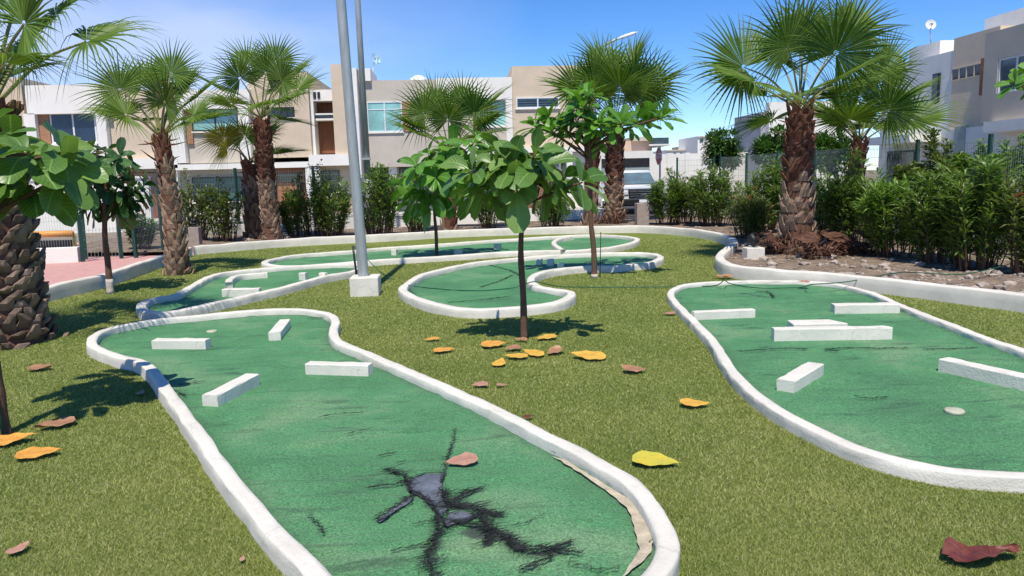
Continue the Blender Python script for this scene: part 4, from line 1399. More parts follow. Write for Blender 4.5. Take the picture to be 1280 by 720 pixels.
# round clipped street trees
def round_tree(px, py, ctr, rpx, label, seed, Y, leaves=3600):
    rs = random.Random(seed)
    c = gy(ctr[0], ctr[1], Y)
    sc = (gy(ctr[0] + 10, ctr[1], Y) - c).length / 10
    r = rpx * sc
    t = thing('round_tree', (c.x, c.y, 0), label, 'tree', 'round street trees beyond the fence')
    mb = MB()
    mb.tube([(c.x, c.y, -0.05), (c.x + .03, c.y, c.z * 0.5), (c.x, c.y, c.z)], [0.07, 0.06, 0.05], 8)
    lb = MB()
    cl = [(Vector((rs.gauss(0, 1), rs.gauss(0, 1), rs.gauss(0, 1))).normalized() * r * rs.uniform(0.5, 0.82), rs.uniform(0.3, 0.5) * r) for _ in range(26)]
    for p, q in cl[:10]:
        mb.tube([(c.x, c.y, c.z - r * 0.6), c + p * 0.6, c + p], [0.03, 0.018, 0.008], 5)
    for k in range(leaves):
        p, q = rs.choice(cl)
        d = Vector((rs.gauss(0, 1), rs.gauss(0, 1), rs.gauss(0, 1))).normalized()
        leaf(lb, c + p + d * q * rs.uniform(0.4, 1.0), d + Vector((0, 0, 0.2)), (0.1, 0.1, 1), 0.16, 0.10, 0.2, 0.5, 2)
    mb.build('trunk', 'bark_brown', t, True); lb.build('crown', 'round_leaf', t)


round_tree(903, 240, (904, 184), 25, 'round topped street tree in front of the white boundary wall', 51, 28.2)
round_tree(966, 250, (968, 186), 24, 'round topped street tree half hidden by the big palm trunk', 52, 26.0)
round_tree(1040, 250, (1036, 190), 26, 'round topped street tree between the two right palms', 53, 24.0)

# dry fallen fronds by the big palm
for k, (px, py, r, a, lb) in enumerate(((1048, 317, 0.55, 0.4, 'dry brown frond heaped right of the big palm foot'), (1020, 322, 0.42, 2.6, 'dry brown fibre heap against the big palm foot'),
                                        (962, 316, 0.40, 3.6, 'dark dry frond left of the big palm foot'), (1075, 318, 0.45, 0.1, 'dry brown frond lying farthest right of the big palm'))):
    random.seed(60 + k)
    p = gz(px, py, 0.1)
    mb = MB()
    for m_ in range(3):
        fan(mb, p + Vector((rnd(-.2, .2), rnd(-.1, .1), 0.10 + 0.08 * m_)), (math.cos(a + rnd(-.5, .5)), math.sin(a + rnd(-.5, .5)), rnd(-0.1, 0.35)), (rnd(-.4, .4), -0.6, 1), r * rnd(0.7, 1.0), 22, 1.7, 0.5, 0.8, 0, 3.0)
    mb.v = [tuple(Vector(v_) + Vector((noise.noise(Vector(v_) * 5), noise.noise(Vector(v_) * 5 + Vector((7, 1, 3))), abs(noise.noise(Vector(v_) * 6 + Vector((1, 9, 4)))))) * 0.16) for v_ in mb.v]
    mb.tube([p + Vector((-r * .6, 0, .02)), p + Vector((0, .03, .07)), p + Vector((r * .6, 0, .03))], [0.03, 0.045, 0.025], 6)
    rs = random.Random(k)
    for q_ in range(160):
        e0 = p + Vector((rs.gauss(0, r * .5), rs.gauss(0, r * .3), rs.uniform(0.02, 0.22)))
        dv = Vector((rs.uniform(-1, 1), rs.uniform(-1, 1), rs.uniform(-.4, .5))) * 0.18
        wv = Vector((-dv.y, dv.x, 0.02)).normalized() * rs.uniform(0.006, 0.022)
        mb.add([e0 - wv, e0 + wv, e0 + dv + wv * .3, e0 + dv - wv * .3], [(0, 1, 2, 3)])
    o = mb.build('dry_frond', 'fibre_brown', None, False, origin=(p.x, p.y, 0.08))
    tag(o, lb, 'dry frond', 'dry fronds at the foot of the big palm')
# ------------------------------------------------------------------ houses
YF = 37.0


def rz(px0, py0, px1, py1, Y):
    mx, my = (px0 + px1) / 2, (py0 + py1) / 2
    return gy(px0, my, Y).x, gy(px1, my, Y).x, gy(mx, py1, Y).z, gy(mx, py0, Y).z


class House:
    """front facing house: every element given by its outline on the facade plane, depth in metres"""
    def __init__(s, name, label, cat, pxl, group, Y=YF):
        s.Y = Y
        p = gy(pxl, 250, Y)
        s.t = thing(name, (p.x, Y, 0), label, cat, group)
        s.wall = {}

    def vol(s, key, mat_, px0, py0, px1, py1, y0=0.0, depth=7.0, to_ground=False, part='wall'):
        a, b, c, d = rz(px0, py0, px1, py1, s.Y + y0)
        if to_ground: c = -0.05
        k = (part, mat_)
        s.wall.setdefault(k, MB()).box(a, b, s.Y + y0, s.Y + y0 + depth, c, d)

    def window(s, px0, py0, px1, py1, glass, frame='alu_frame', mull=1, y0=0.0, fw=0.06, trans=0):
        a, b, c, d = rz(px0, py0, px1, py1, s.Y + y0)
        Y = s.Y + y0
        f = MB()
        f.box(a, b, Y - 0.05, Y + 0.04, d - fw, d); f.box(a, b, Y - 0.05, Y + 0.04, c, c + fw)
        f.box(a, a + fw, Y - 0.05, Y + 0.04, c + fw, d - fw); f.box(b - fw, b, Y - 0.05, Y + 0.04, c + fw, d - fw)
        for k in range(mull):
            x = a + (b - a) * (k + 1) / (mull + 1)
            f.box(x - fw / 2, x + fw / 2, Y - 0.045, Y + 0.04, c + fw, d - fw)
        if trans:
            z = c + (d - c) * trans
            f.box(a + fw, b - fw, Y - 0.04, Y + 0.04, z - 0.02, z + 0.02)
        w = f.build('window', frame, s.t)
        g = MB(); g.box(a + fw * 0.9, b - fw * 0.9, Y - 0.02, Y + 0.03, c + fw * 0.9, d - fw * 0.9)
        g.build('pane', glass, w)
        r = MB()
        r.box(a - 0.05, b + 0.05, Y - 0.07, Y + 0.02, c - 0.06, c - 0.002)
        r.build('sill', 'house_white', w)
        return w

    def slab(s, name, mat_, px0, py0, px1, py1, y0=0.0, depth=0.1, to_ground=False):
        a, b, c, d = rz(px0, py0, px1, py1, s.Y + y0)
        if to_ground: c = -0.05
        mb = MB(); mb.box(a, b, s.Y + y0, s.Y + y0 + depth, c, d)
        return mb.build(name, mat_, s.t)

    def done(s):
        for (part, mt), mb in s.wall.items():
            mb.build(part, mt, s.t)


GH = 'row of modern houses across the street'
# --- unit 1 (far left)
h = House('modern_house', 'leftmost house with navy window in a white frame, behind the left palms', 'house', 90, GH)
h.vol('w', 'house_beige', -120, 98, 32, 215, 0.0, 8)
h.vol('w', 'house_beige', 134, 112, 214, 202, 0.0, 8)
h.vol('f', 'house_white', 32, 106, 134, 142, -0.35, 8.3, part='white_frame')
h.vol('f', 'house_white', 32, 142, 46, 201, -0.35, 8.3, part='white_frame')
h.vol('f', 'house_white', 122, 142, 134, 201, -0.35, 8.3, part='white_frame')
h.vol('f', 'house_white', 46, 180, 122, 201, -0.35, 8.3, part='white_frame')
h.slab('brick_panel', 'brick', 46, 142, 62, 180, -0.1, 0.4)
h.slab('wall', 'house_beige', 62, 142, 122, 180, 0.06, 7)
h.window(64, 141, 121, 179, 'glass_navy', 'alu_frame', 1, 0.0, 0.07)
h.vol('g', 'house_white', -120, 201, 222, 214, -0.4, 8.3, part='floor_slab')
h.vol('g2', 'house_taupe', -120, 214, 214, 262, 0.3, 7, True)
h.slab('door', 'wood_brown', 150, 215, 205, 262, 0.2, 0.08, True)
for a_ in (-60, 40, 120): h.slab('column', 'house_white', a_, 214, a_ + 9, 262, -0.36, 0.35, True)
h.done()
# --- unit 2
h = House('modern_house', 'house with teal window left and beige tower part, behind the shaggy palm', 'house', 300, GH)
h.vol('w', 'house_beige', 312, 90, 387, 197, 0.0, 8)
h.vol('f', 'house_white', 214, 112, 312, 136, -0.35, 8.3, part='white_frame')
h.vol('f', 'house_white', 214, 136, 230, 204, -0.35, 8.3, part='white_frame')
h.vol('f', 'house_white', 299, 136, 312, 200, -0.35, 8.3, part='white_frame')
h.vol('w2', 'house_taupe', 230, 164, 299, 204, 0.05, 7)
h.slab('brick_panel', 'brick', 230, 136, 240, 180, -0.06, 0.3)
h.slab('wall', 'house_taupe', 240, 136, 299, 164, 0.07, 7)
h.window(240, 136, 298, 164, 'glass_teal', 'dark_frame', 1, 0.0, 0.06)
h.window(334, 134, 368, 147, 'glass_dark', 'dark_frame', 3, -0.02, 0.045)
# recessed entrance bay
h.vol('w3', 'house_white', 389, 112, 419, 126, 0.3, 8, part='parapet')
h.slab('wall', 'wood_brown', 392, 126, 420, 192, 1.2, 6)
h.slab('side_wall', 'house_white', 387, 112, 393, 197, 0.25, 2.0)
h.slab('balcony_rail', 'house_white', 394, 141.5, 420, 143.6, 0.5, 0.06)
h.slab('balcony_glass', 'glass_dark', 394, 143.6, 420, 148, 0.52, 0.03)
h.slab('balcony_rail', 'house_white', 394, 148, 420, 150.4, 0.48, 0.6)
for x in (391.5, 396.6): h.slab('vent', 'dark_frame', x, 115, x + 3.4, 123, 0.26, 0.06)
# ground floor
h.vol('g', 'house_white', 212, 204, 386, 211, -0.4, 8.3, part='floor_slab')
h.vol('g', 'house_white', 386, 193, 440, 207, -0.45, 8.3, part='floor_slab')
h.vol('g2', 'house_taupe', 222, 211, 345, 262, 0.3, 7, True)
h.slab('door_surround', 'wood_brown', 345, 206, 383, 262, 0.1, 0.4, True)
h.slab('transom', 'glass_dark', 348, 217, 375, 227, 0.05, 0.06)
h.slab('door', 'wood_door', 348, 228, 372, 265, 0.04, 0.06, True)
h.slab('side_light', 'glass_dark', 373, 217, 376.5, 265, 0.05, 0.06, True)
h.window(241, 221, 304, 252, 'glass_green', 'dark_frame', 1, 0.2, 0.07)
for a_, b_ in ((213, 223), (383, 400)): h.slab('column', 'house_white', a_, 209, b_, 262, -0.37, 0.36, True)
h.slab('wall', 'house_beige', 400, 207, 440, 262, 0.3, 6, True)
h.window(401, 213, 425, 240, 'glass_dark', 'dark_frame', 1, 0.25, 0.06)
h.done()
# --- unit 3 : tower, white fin, taupe block, white frame
h = House('modern_house', 'taupe house with wide teal window, white fin and rooftop dish behind lamp posts', 'house', 520, GH)
h.vol('t', 'house_beige', 416, 80, 437, 194, -0.25, 5)
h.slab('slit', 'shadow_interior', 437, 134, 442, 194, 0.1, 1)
h.vol('f', 'house_white', 441, 85, 448, 198, -0.5, 5, True, part='white_fin')
h.vol('f', 'house_white', 448.2, 85.4, 463, 101, -0.2, 3, part='roof_box')
h.vol('w', 'house_taupe', 448, 100, 545, 127, 0.0, 8)
h.vol('w', 'house_taupe', 448, 127, 459, 208, 0.0, 8)
h.vol('w', 'house_taupe', 459, 164, 575, 208, 0.0, 8)
h.vol('w', 'house_taupe', 514, 127, 576, 164, 0.0, 8)
h.slab('brick_panel', 'brick', 503, 127, 515, 164, -0.05, 0.5)
h.slab('wall', 'house_taupe', 459, 127, 503, 164, 0.07, 7)
h.window(459, 127, 503, 165, 'glass_teal', 'alu_frame', 1, 0.0, 0.055, trans=0.74)
h.vol('f2', 'house_white', 545, 97, 640, 125, -0.3, 8, part='white_frame')
h.vol('f2', 'house_white', 633, 125, 641, 196, -0.3, 8, part='white_frame')
h.vol('w4', 'house_taupe', 576, 158, 633, 196, 0.02, 8)
h.slab('wall', 'house_taupe', 576, 125, 633, 158, 0.07, 7)
h.window(596, 125, 633, 158, 'glass_teal', 'alu_frame', 1, 0.0, 0.055, trans=0.6)
h.slab('floor_slab', 'house_white', 575, 184, 640, 196, -0.4, 6)
h.slab('wall', 'house_taupe', 448, 208, 640, 262, 1.4, 6, True)
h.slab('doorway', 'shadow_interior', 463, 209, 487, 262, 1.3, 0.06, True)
h.slab('column', 'house_white', 487, 208, 497, 262, 0.2, 0.35, True)
h.window(499, 210, 522, 240, 'glass_dark', 'dark_frame', 1, 1.3, 0.06)
h.done()
# --- unit 4
h = House('modern_house', 'tall beige house with slim louvred window and brown garage door below', 'house', 690, GH)
h.vol('w', 'house_beige', 640.5, 82, 742, 185, -0.1, 8)
w_ = h.window(645, 121.5, 699, 135, 'glass_dark', 'alu_frame', 1, -0.12, 0.06)
for k in range(3):
    h.slab('louvre', 'glass_slate', 647, 124 + k * 3.2, 697, 125.2 + k * 3.2, -0.16, 0.02)
h.vol('f', 'house_white', 640.5, 183.5, 742, 190, -0.5, 8, part='floor_slab')
h.vol('f', 'house_white', 709, 190, 716, 262, -0.5, 3, True, part='column')
h.slab('garage_wall', 'wood_brown', 640.5, 190, 709, 262, 0.1, 5, True)
h.window(683, 200, 701, 212, 'glass_slate', 'house_white', 0, 0.05, 0.10)
h.slab('wall', 'house_white', 716, 190, 742, 262, 0.15, 5, True)
h.done()


# --- rooftop things
def dish(px, py, Y, rpx, mat_, label, face, mast_px, squash=0.25):
    c = gy(px, py, Y); m0 = gy(mast_px[0], mast_px[1], Y)
    sc = (gy(px + 10, py, Y) - c).length / 10
    r = rpx * sc
    t = thing('satellite_dish', m0, label, 'satellite dish', 'satellite dishes on the roofs')
    f = Vector(face).normalized()
    a = f.cross(Vector((0, 0, 1))).normalized(); b = a.cross(f)
    vs = [c]; fs = []
    n = 24; rings = 5
    for i in range(1, rings + 1):
        q = i / rings
        for k in range(n):
            an = 2 * PI * k / n
            vs.append(c + (a * math.cos(an) + b * math.sin(an)) * r * q + f * (squash * r * q * q))
    for k in range(n): fs.append((0, 1 + k, 1 + (k + 1) % n))
    for i in range(rings - 1):
        for k in range(n):
            fs.append((1 + i * n + k, 1 + i * n + (k + 1) % n, 1 + (i + 1) * n + (k + 1) % n, 1 + (i + 1) * n + k))
    mb = MB(); mb.add(vs, fs); mb.build('reflector', mat_, t, True)
    mb = MB(); mb.tube([m0, m0.lerp(c, 0.7) - f * 0.05, c - f * 0.04], 0.03, 8); mb.build('mast', 'alu_frame', t, True)
    tip = c + f * r * 0.85
    mb = MB(); mb.tube([c - b * r * 0.9 + f * 0.2 * r, tip - b * r * 0.2], 0.016, 6)
    mb.box(tip.x - .04, tip.x + .04, tip.y - .04, tip.y + .04, tip.z - b.z * r * .2 - .05, tip.z - b.z * r * .2 + .05)
    mb.build('receiver_arm', 'wire_grey', t)


dish(469, 74, 38.5, 7.0, 'dish_blue', 'pale blue satellite dish on the white roof box beside the lamp posts', (0.75, -0.65, 0.35), (465, 101))
dish(1163, 31, 40.0, 6.0, 'tank_white', 'white satellite dish on a tall mast over the right houses', (-0.2, -1, 0.2), (1164, 60))
c = gy(523, 99, 39.0)
mb = MB(); mb.lathe((c.x, c.y, c.z - 0.12), [(0.42, -0.5), (0.44, 0.0), (0.40, 0.16), (0.22, 0.27), (0.10, 0.30)], 20)
tag(mb.build('water_tank', 'tank_white', None, True, origin=tuple(c)), 'white domed water tank peeking over the taupe roof', 'water tank')

# --- right hand houses, facade along the street to the right
XR = 18.0


def rxz(px0, py0, px1, py1, X):
    mx, my = (px0 + px1) / 2, (py0 + py1) / 2
    A, B = gx(px0, my, X), gx(px1, my, X)
    return B.y, A.y, gx(mx, py1, X).z, gx(mx, py0, X).z      # y near, y far, z low, z high


p = gx(1187, 150, XR); q2 = gx(1243, 150, XR); yA, yB = p.y, q2.y
t = thing('modern_house', (XR, yB, 0), 'right house with greige facade, ribbon window and brick strip', 'house', 'houses on the right side')
zt = gx(1187, 50, XR).z; zm = gx(1225, 158, XR).z
mb = MB(); mb.box(XR, XR + 8, yB, yA, zm, zt); mb.build('wall', 'house_greige', t)
xg = XR - 0.5
ygn = 20.0
zg0 = gx(1262, 150, xg).z; zgt = gx(1262, 34, xg).z
mb = MB()
y_w0, y_w1, wz0, wz1 = rxz(1246, 70, 1285, 114, xg)
mb.box(xg, xg + 8, ygn, yB - 0.01, wz1, zgt); mb.box(xg, xg + 8, ygn, yB - 0.01, zg0, wz0); mb.box(xg, xg + 8, y_w1 - 0.02, yB - 0.01, wz0, wz1)
mb.box(xg + 0.12, xg + 8, ygn, y_w1 - 0.02, wz0, wz1)
mb.build('bay', 'house_grey', t)
f = MB()
for y in (y_w1 - 0.10, (y_w1 - 0.10) - 0.78, (y_w1 - 0.1) - 1.56, (y_w1 - .1) - 2.4): f.box(xg + 0.02, xg + 0.10, y, y + 0.06, wz0, wz1)
f.box(xg + 0.03, xg + 0.09, ygn, y_w1 - 0.1, wz1 - 0.06, wz1 - .001); f.box(xg + 0.03, xg + 0.09, ygn, y_w1 - 0.1, wz0 + .001, wz0 + 0.06)
w = f.build('window', 'alu_frame', t)
g = MB(); g.box(xg + 0.06, xg + 0.11, ygn, y_w1 - 0.05, wz0 + .01, wz1 - .01); g.build('pane', 'glass_slate', w)
mb = MB(); ya, yb, za, zb = rxz(1229, 72, 1242.5, 118, XR); mb.box(XR - 0.12, XR + 0.2, yB + 0.02, yb, za, zb); mb.build('brick_panel', 'brick_side', t)
ya, yb, za, zb = rxz(1190, 82, 1228.5, 98, XR)
f = MB()
f.box(XR - 0.03, XR + 0.05, ya, yb, zb - 0.04, zb); f.box(XR - 0.03, XR + 0.05, ya, yb, za, za + 0.04)
for k in range(5):
    y = ya + (yb - ya - 0.05) * k / 4
    f.box(XR - 0.028, XR + 0.05, y, y + 0.05, za + 0.04, zb - 0.04)
w = f.build('window', 'house_greige', t)
g = MB(); g.box(XR - 0.012, XR + 0.04, ya + .01, yb - .01, za + 0.01, zb - 0.01); g.build('pane', 'glass_dark', w)
mb = MB(); mb.box(XR - 0.1, XR + 8, ygn, yA, -0.05, zm - 0.002); mb.box(xg - 0.3, xg + 0.45, ygn, yB - 0.6, zg0 - 0.35, zg0 - 0.003); mb.build('base_wall', 'house_white', t)
ya, yb, za, zb = rxz(1194, 158, 1207, 178, XR - 0.1)
mb = MB(); mb.box(XR - 0.14, XR - 0.05, ya, yb, za - 1.2, zb); mb.build('meter_door', 'wire_grey', t)
a = gx(1231, 30, XR + 2.5)
mb = MB(); mb.box(XR + 2.5, XR + 8, 19, a.y, zt - 1.0, gx(1231, 24, XR + 2.5).z); mb.build('penthouse', 'house_white', t)
# next house along: white with dark vertical window and roof box
yC = gx(1100, 150, XR).y
t = thing('modern_house', (XR, yA, 0), 'white right house with dark vertical window, behind the shorter palm', 'house', 'houses on the right side')
zt2 = gx(1180, 66, XR).z
mb = MB(); mb.box(XR + 0.02, XR + 8, yA + 0.01, yC, -0.05, zt2); mb.build('wall', 'house_white', t)
a = gx(1175, 58, XR + 2); b2 = gx(1137, 58, XR + 2)
mb = MB(); mb.box(XR + 2, XR + 7, a.y, b2.y, zt2 - 0.3, gx(1156, 56, XR + 2).z); mb.build('roof_box', 'house_white', t)
ya, yb, za, zb = rxz(1166, 92, 1174.5, 130, XR)
f = MB(); f.box(XR - 0.04, XR + 0.06, ya, yb, za, zb); w = f.build('window', 'dark_frame', t)
g = MB(); g.box(XR - 0.055, XR + 0.05, ya + 0.06, yb - 0.06, za + 0.06, zb - 0.06); g.build('pane', 'glass_dark', w)
mb = MB(); mb.box(XR - 1.2, XR + 0.02, yA + 0.5, yC - 1, 2.55, 2.85); mb.build('canopy', 'house_white', t)
f = MB(); f.box(XR - 0.03, XR + 0.05, yA + 2, yA + 4, 0.9, 2.3); w = f.build('window', 'dark_frame', t)
g = MB(); g.box(XR - 0.045, XR + 0.02, yA + 2.08, yA + 3.92, 0.98, 2.22); g.build('pane', 'glass_dark', w)
# far house behind the palms, wall colour darkened to grey for its shaded side
q1 = gy(951, 160, 50); q3 = gy(1060, 160, 50)
t = thing('modern_house', (q1.x, 50, 0), 'distant house with white front and shade-coloured grey side between the round tree and the big palm', 'house', 'houses on the right side')
zt = gy(951, 140, 50).z
mb = MB(); mb.box(q1.x, q3.x, 50, gx(918, 160, q1.x).y, -0.05, zt); mb.build('wall', 'far_shaded', t)
mb = MB(); mb.box(q1.x + .3, q3.x + .3, 49.4, 49.99, -0.05, gy(1000, 128, 50).z); mb.build('side_block', 'house_white', t)
f = MB(); a = gy(985, 160, 49.4); f.box(a.x, a.x + 1.4, 49.34, 49.5, a.z, a.z + 1.1); w = f.build('window', 'dark_frame', t)
g = MB(); g.box(a.x + .08, a.x + 1.32, 49.32, 49.45, a.z + .08, a.z + 1.02); g.build('pane', 'glass_slate', w)

# --- white house with dark garage at the end of the side street
h = House('distant_house', 'pale house with wide dark garage opening behind the parked white vehicle', 'house', 800, 'distant buildings', 46.0)
h.vol('w', 'house_white', 745, 189, 816, 262, 0, 6, True)
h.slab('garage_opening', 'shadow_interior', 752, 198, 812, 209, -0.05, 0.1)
h.slab('garage_shutter', 'wire_grey', 752, 209, 812, 262, -0.03, 0.1, True)
h.vol('w2', 'far_peach', 745, 176, 815, 188.8, 1.5, 6)
h.vol('u', 'house_taupe', 790, 171, 816, 176, 1.2, 6, part='upper_wall')
h.slab('railing', 'glass_slate', 815, 172, 836, 180, 1.4, 0.08)
h.slab('floor_slab', 'house_white', 812, 180, 838, 182, 1.2, 4)
h.done()
# boundary wall and far buildings
a = gy(815, 200, 52); b2 = gy(1060, 200, 52)
mb = MB(); mb.box(a.x, b2.x, 52.2, 52.5, -0.1, gy(940, 190, 52).z)
for k in range(12):
    x = a.x + (b2.x - a.x) * k / 11
    mb.box(x - 0.18, x + 0.18, 52.1, 52.6, -0.1, gy(940, 189, 52).z)
tag(mb.build('boundary_wall', 'house_white', None, origin=(a.x, 52, 0)), 'long white boundary wall across the end of the street', 'wall')
for (x0, y0, x1, y1, Y, mt, lb) in ((832, 187, 872, 205, 95, 'house_white', 'low white far building right of the stop sign'), (872, 170, 894, 205, 90, 'house_white', 'white far tower block just left of the round street tree'),
                                    (857, 182, 866, 205, 120, 'house_beige', 'small pinkish far rooftop block above the low white building'), (894, 178, 925, 205, 88, 'house_white', 'white far block hidden behind the round street tree')):
    h = House('distant_building', lb, 'building', x0, 'distant buildings', Y)
    h.vol('w', mt, x0, y0, x1, y1, 0, 8, True)
    n = max(2, int((x1 - x0) / 8))
    for k in range(n):
        xa = x0 + (x1 - x0) * (k + 0.25) / n
        h.slab('window', 'glass_slate', xa, y0 + 4, xa + (x1 - x0) * 0.4 / n, y0 + 8, -0.05, 0.1)
    h.slab('parapet', 'house_beige', x0, y0, x1, y0 + 1.2, -0.15, 0.1)
    h.done()

# ------------------------------------------------------------------ fences
def fence(path, h, label, low=0.3, step=2.4, name='mesh_fence', hpost=None, wire=0.0028, gap=0.055):
    o = path[0]
    t = thing(name, (o.x, o.y, 0), label, 'fence', 'green mesh fences round the park')
    w = MB(); wl = MB()
    for A, B in zip(path, path[1:]):
        A = Vector((A.x, A.y, 0)); B = Vector((B.x, B.y, 0))
        Ld = (B - A).length; d = (B - A) / Ld; s = Vector((-d.y, d.x, 0))
        n = max(1, round(Ld / step))
        for k in range(n + 1):
            p = A + d * Ld * k / n
            pm = MB()
            c = [(p + d * x + s * y) for x, y in ((-.035, -.035), (.035, -.035), (.035, .035), (-.035, .035))]
            pm.prism([(q.x, q.y) for q in c], -0.05, (hpost or h + 0.08))
            pm.build('post', 'fence_green', t)
        m = int(Ld / gap)
        for k in range(m):
            p = A + d * gap * (k + 0.5)
            w.add([p + d * wire + Vector((0, 0, low)), p - d * wire + Vector((0, 0, low)), p - d * wire + Vector((0, 0, h)), p + d * wire + Vector((0, 0, h)),
                   p + s * wire * 2 + Vector((0, 0, low)), p + s * wire * 2 + Vector((0, 0, h))], [(0, 1, 2, 3), (1, 4, 5, 2), (4, 0, 3, 5)])
        z = low + 0.02
        while z < h:
            q = s * 0.008
            w.add([A + q + Vector((0, 0, z)), B + q + Vector((0, 0, z)), B + q + Vector((0, 0, z + .006)), A + q + Vector((0, 0, z + .006)), A + q * 1.6 + Vector((0, 0, z + .003)), B + q * 1.6 + Vector((0, 0, z + .003))],
                  [(0, 1, 2, 3), (1, 0, 4, 5), (3, 2, 5, 4)])
            z += 0.2
        wl.prism([tuple((A + s * y)[:2]) for y in (-.09,)] + [tuple((B + s * y)[:2]) for y in (-.09, .09)] + [tuple((A + s * .09)[:2])], -0.05, low - 0.02)
    w.build('mesh_panel', 'wire_grey', t)
    if low > 0.15: wl.build('base_wall', 'house_white', t)


FB = [gz(212, 306), gz(300, 297), gz(480, 284.5), gz(640, 279), gz(772, 274.5)]
FB[0].z = 0
fence(FB, 2.0, 'green mesh fence behind the back planter kerb', 0.42)
fence([Vector((9.5, 27.5, 0)), Vector((10.2, 19.0, 0)), Vector((11.0, 10.5, 0)), Vector((11.6, 5.0, 0))], 2.15, 'green mesh fence behind the shrub hedge on the right', 0.25)
fence([gz(846, 271), Vector((9.3, 27.6, 0))], 2.1, 'short corner stretch of mesh fence by the stop sign', 0.25)
# left gate stretch
ga, gb = gz(104, 327), gz(152, 323)
fence([ga, gb], gy(125, 285, ga.y).z, 'low mesh gate panel between two posts beside the pink paving', 0.05, 3.0, 'gate_panel', gy(100, 268, ga.y).z, 0.004, 0.07)
fence([gb + Vector((0.3, 0.05, 0)), gz(205, 316)], 1.9, 'mesh fence stretch hung with climber left of the leaning palm', 0.05, 2.0)
wa, wb = gz(-60, 334), gz(100, 327)
mb = MB(); d = (wb - wa).normalized(); s = Vector((-d.y, d.x, 0)) * 0.1
mb.prism([tuple((wa - s)[:2]), tuple((wb - s)[:2]), tuple((wb + s)[:2]), tuple((wa + s)[:2])], -0.05, gy(80, 309, wb.y).z)
tag(mb.build('low_wall', 'house_white', None, bevel=0.01, origin=tuple(wa)), 'low white wall at the far edge of the pink paving', 'wall')
fence([wa + Vector((-.2, 0.5, 0)), wb + Vector((-.1, 0.5, 0))], 2.2, 'mesh fence behind the low white wall on the left', 0.05, 2.6)
# playground bar behind it
Yb = wb.y + 3.0
t = thing('play_frame', gy(70, 318, Yb), 'orange and yellow bar frame behind the low white wall', 'play frame')
z1 = gy(70, 292, Yb)
def bar(x0, y0, x1, y1, nm, mt, th=0.07):
    a = gy(x0, y0, Yb); b_ = gy(x1, y1, Yb)
    m_ = MB(); m_.tube([a, b_], th, 10); m_.build(nm, mt, t, True)
bar(30, 293, 91, 292, 'top_bar', 'orange_paint', 0.08)
g0 = gy(90, 292, Yb)
for x in (32, 89):
    a = gy(x, 293, Yb); m_ = MB(); m_.tube([a + Vector((0, .12, 0)), Vector((a.x, a.y + .12, -0.05))], 0.05, 8); m_.build('leg', 'yellow_paint', t, True)
m_ = MB(); a = gy(34, 302, Yb + .1); b_ = gy(86, 309, Yb + .1); m_.box(a.x, b_.x, Yb + .25, Yb + .35, 0.0, a.z); m_.build('panel', 'cable_black', t)
# white house side seen far left through the mesh: plain garden wall
a = gy(-60, 300, 30.0); b_ = gy(205, 300, 30.0)
mb = MB(); mb.box(a.x, b_.x, 29.0, 29.2, -0.05, 1.9); mb.box(a.x, b_.x, 28.95, 29.25, 1.9, 1.98)
tag(mb.build('garden_wall', 'house_white', None, origin=(a.x, 29, 0)), 'white garden wall behind the fence at the left', 'wall')

# ------------------------------------------------------------------ lamp posts, bollards, lamps
b = gz(455, 366)
base_c = gz(455, 371)
t = thing('lamp_post', (b.x, b.y, 0), 'near galvanised lamp post standing in a white concrete block', 'lamp post', 'lamp posts')
zt = gy(455, 346, b.y).z
a0, a1 = gy(437, 360, base_c.y).x, gy(473, 360, base_c.y).x
w = a1 - a0
mb = MB(); mb.box(a0, a1, base_c.y, base_c.y + w, -0.05, gy(455, 347, base_c.y).z)
mb.build('footing', 'block_white', t, bevel=0.015)
cy_ = base_c.y + w / 2
p0 = gy(455, 352, cy_); p1 = gy(426, 0, cy_); dd = (p1 - p0)
top = p0 + dd * 1.9
mb = MB(); mb.tube([p0 - dd * 0.05, p0, p1, top], [0.078, 0.076, 0.066, 0.055], 20); mb.build('pole', 'galvanised', t, True)
mb = MB(); mb.tube([p0 + Vector((0, 0, -0.02)), p0 + Vector((0, 0, 0.025))], 0.13, 16); mb.build('flange', 'galvanised', t, True)
arm = top + Vector((0, 1.0, 0.25))
mb = MB(); mb.tube([top, top + Vector((0, 0.5, 0.2)), arm], 0.03, 8); mb.box(arm.x - .12, arm.x + .12, arm.y - .1, arm.y + .5, arm.z - .05, arm.z + .05); mb.build('lamp_head', 'galvanised', t)
# second lamp post
b = gz(464, 296)
t = thing('lamp_post', (b.x, b.y, 0), 'second lamp post, farther off, just right of the near one', 'lamp post', 'lamp posts')
p0 = Vector((b.x, b.y, 0)); p1 = gy(447, 0, b.y); dd = p1 - p0
mb = MB(); mb.tube([p0, p0 + dd * 0.25], 0.115, 16); mb.build('sleeve', 'galvanised', t, True)
mb = MB(); mb.tube([p0 + dd * 0.24, p1, p0 + dd * 1.3], [0.095, 0.08, 0.07], 16); mb.build('pole', 'galvanised', t, True)
mb = MB(); q = p0 + dd * 0.34; mb.box(q.x - .15, q.x + .12, q.y - .16, q.y - .04, q.z - .04, q.z + .02); mb.build('bracket', 'galvanised', t)
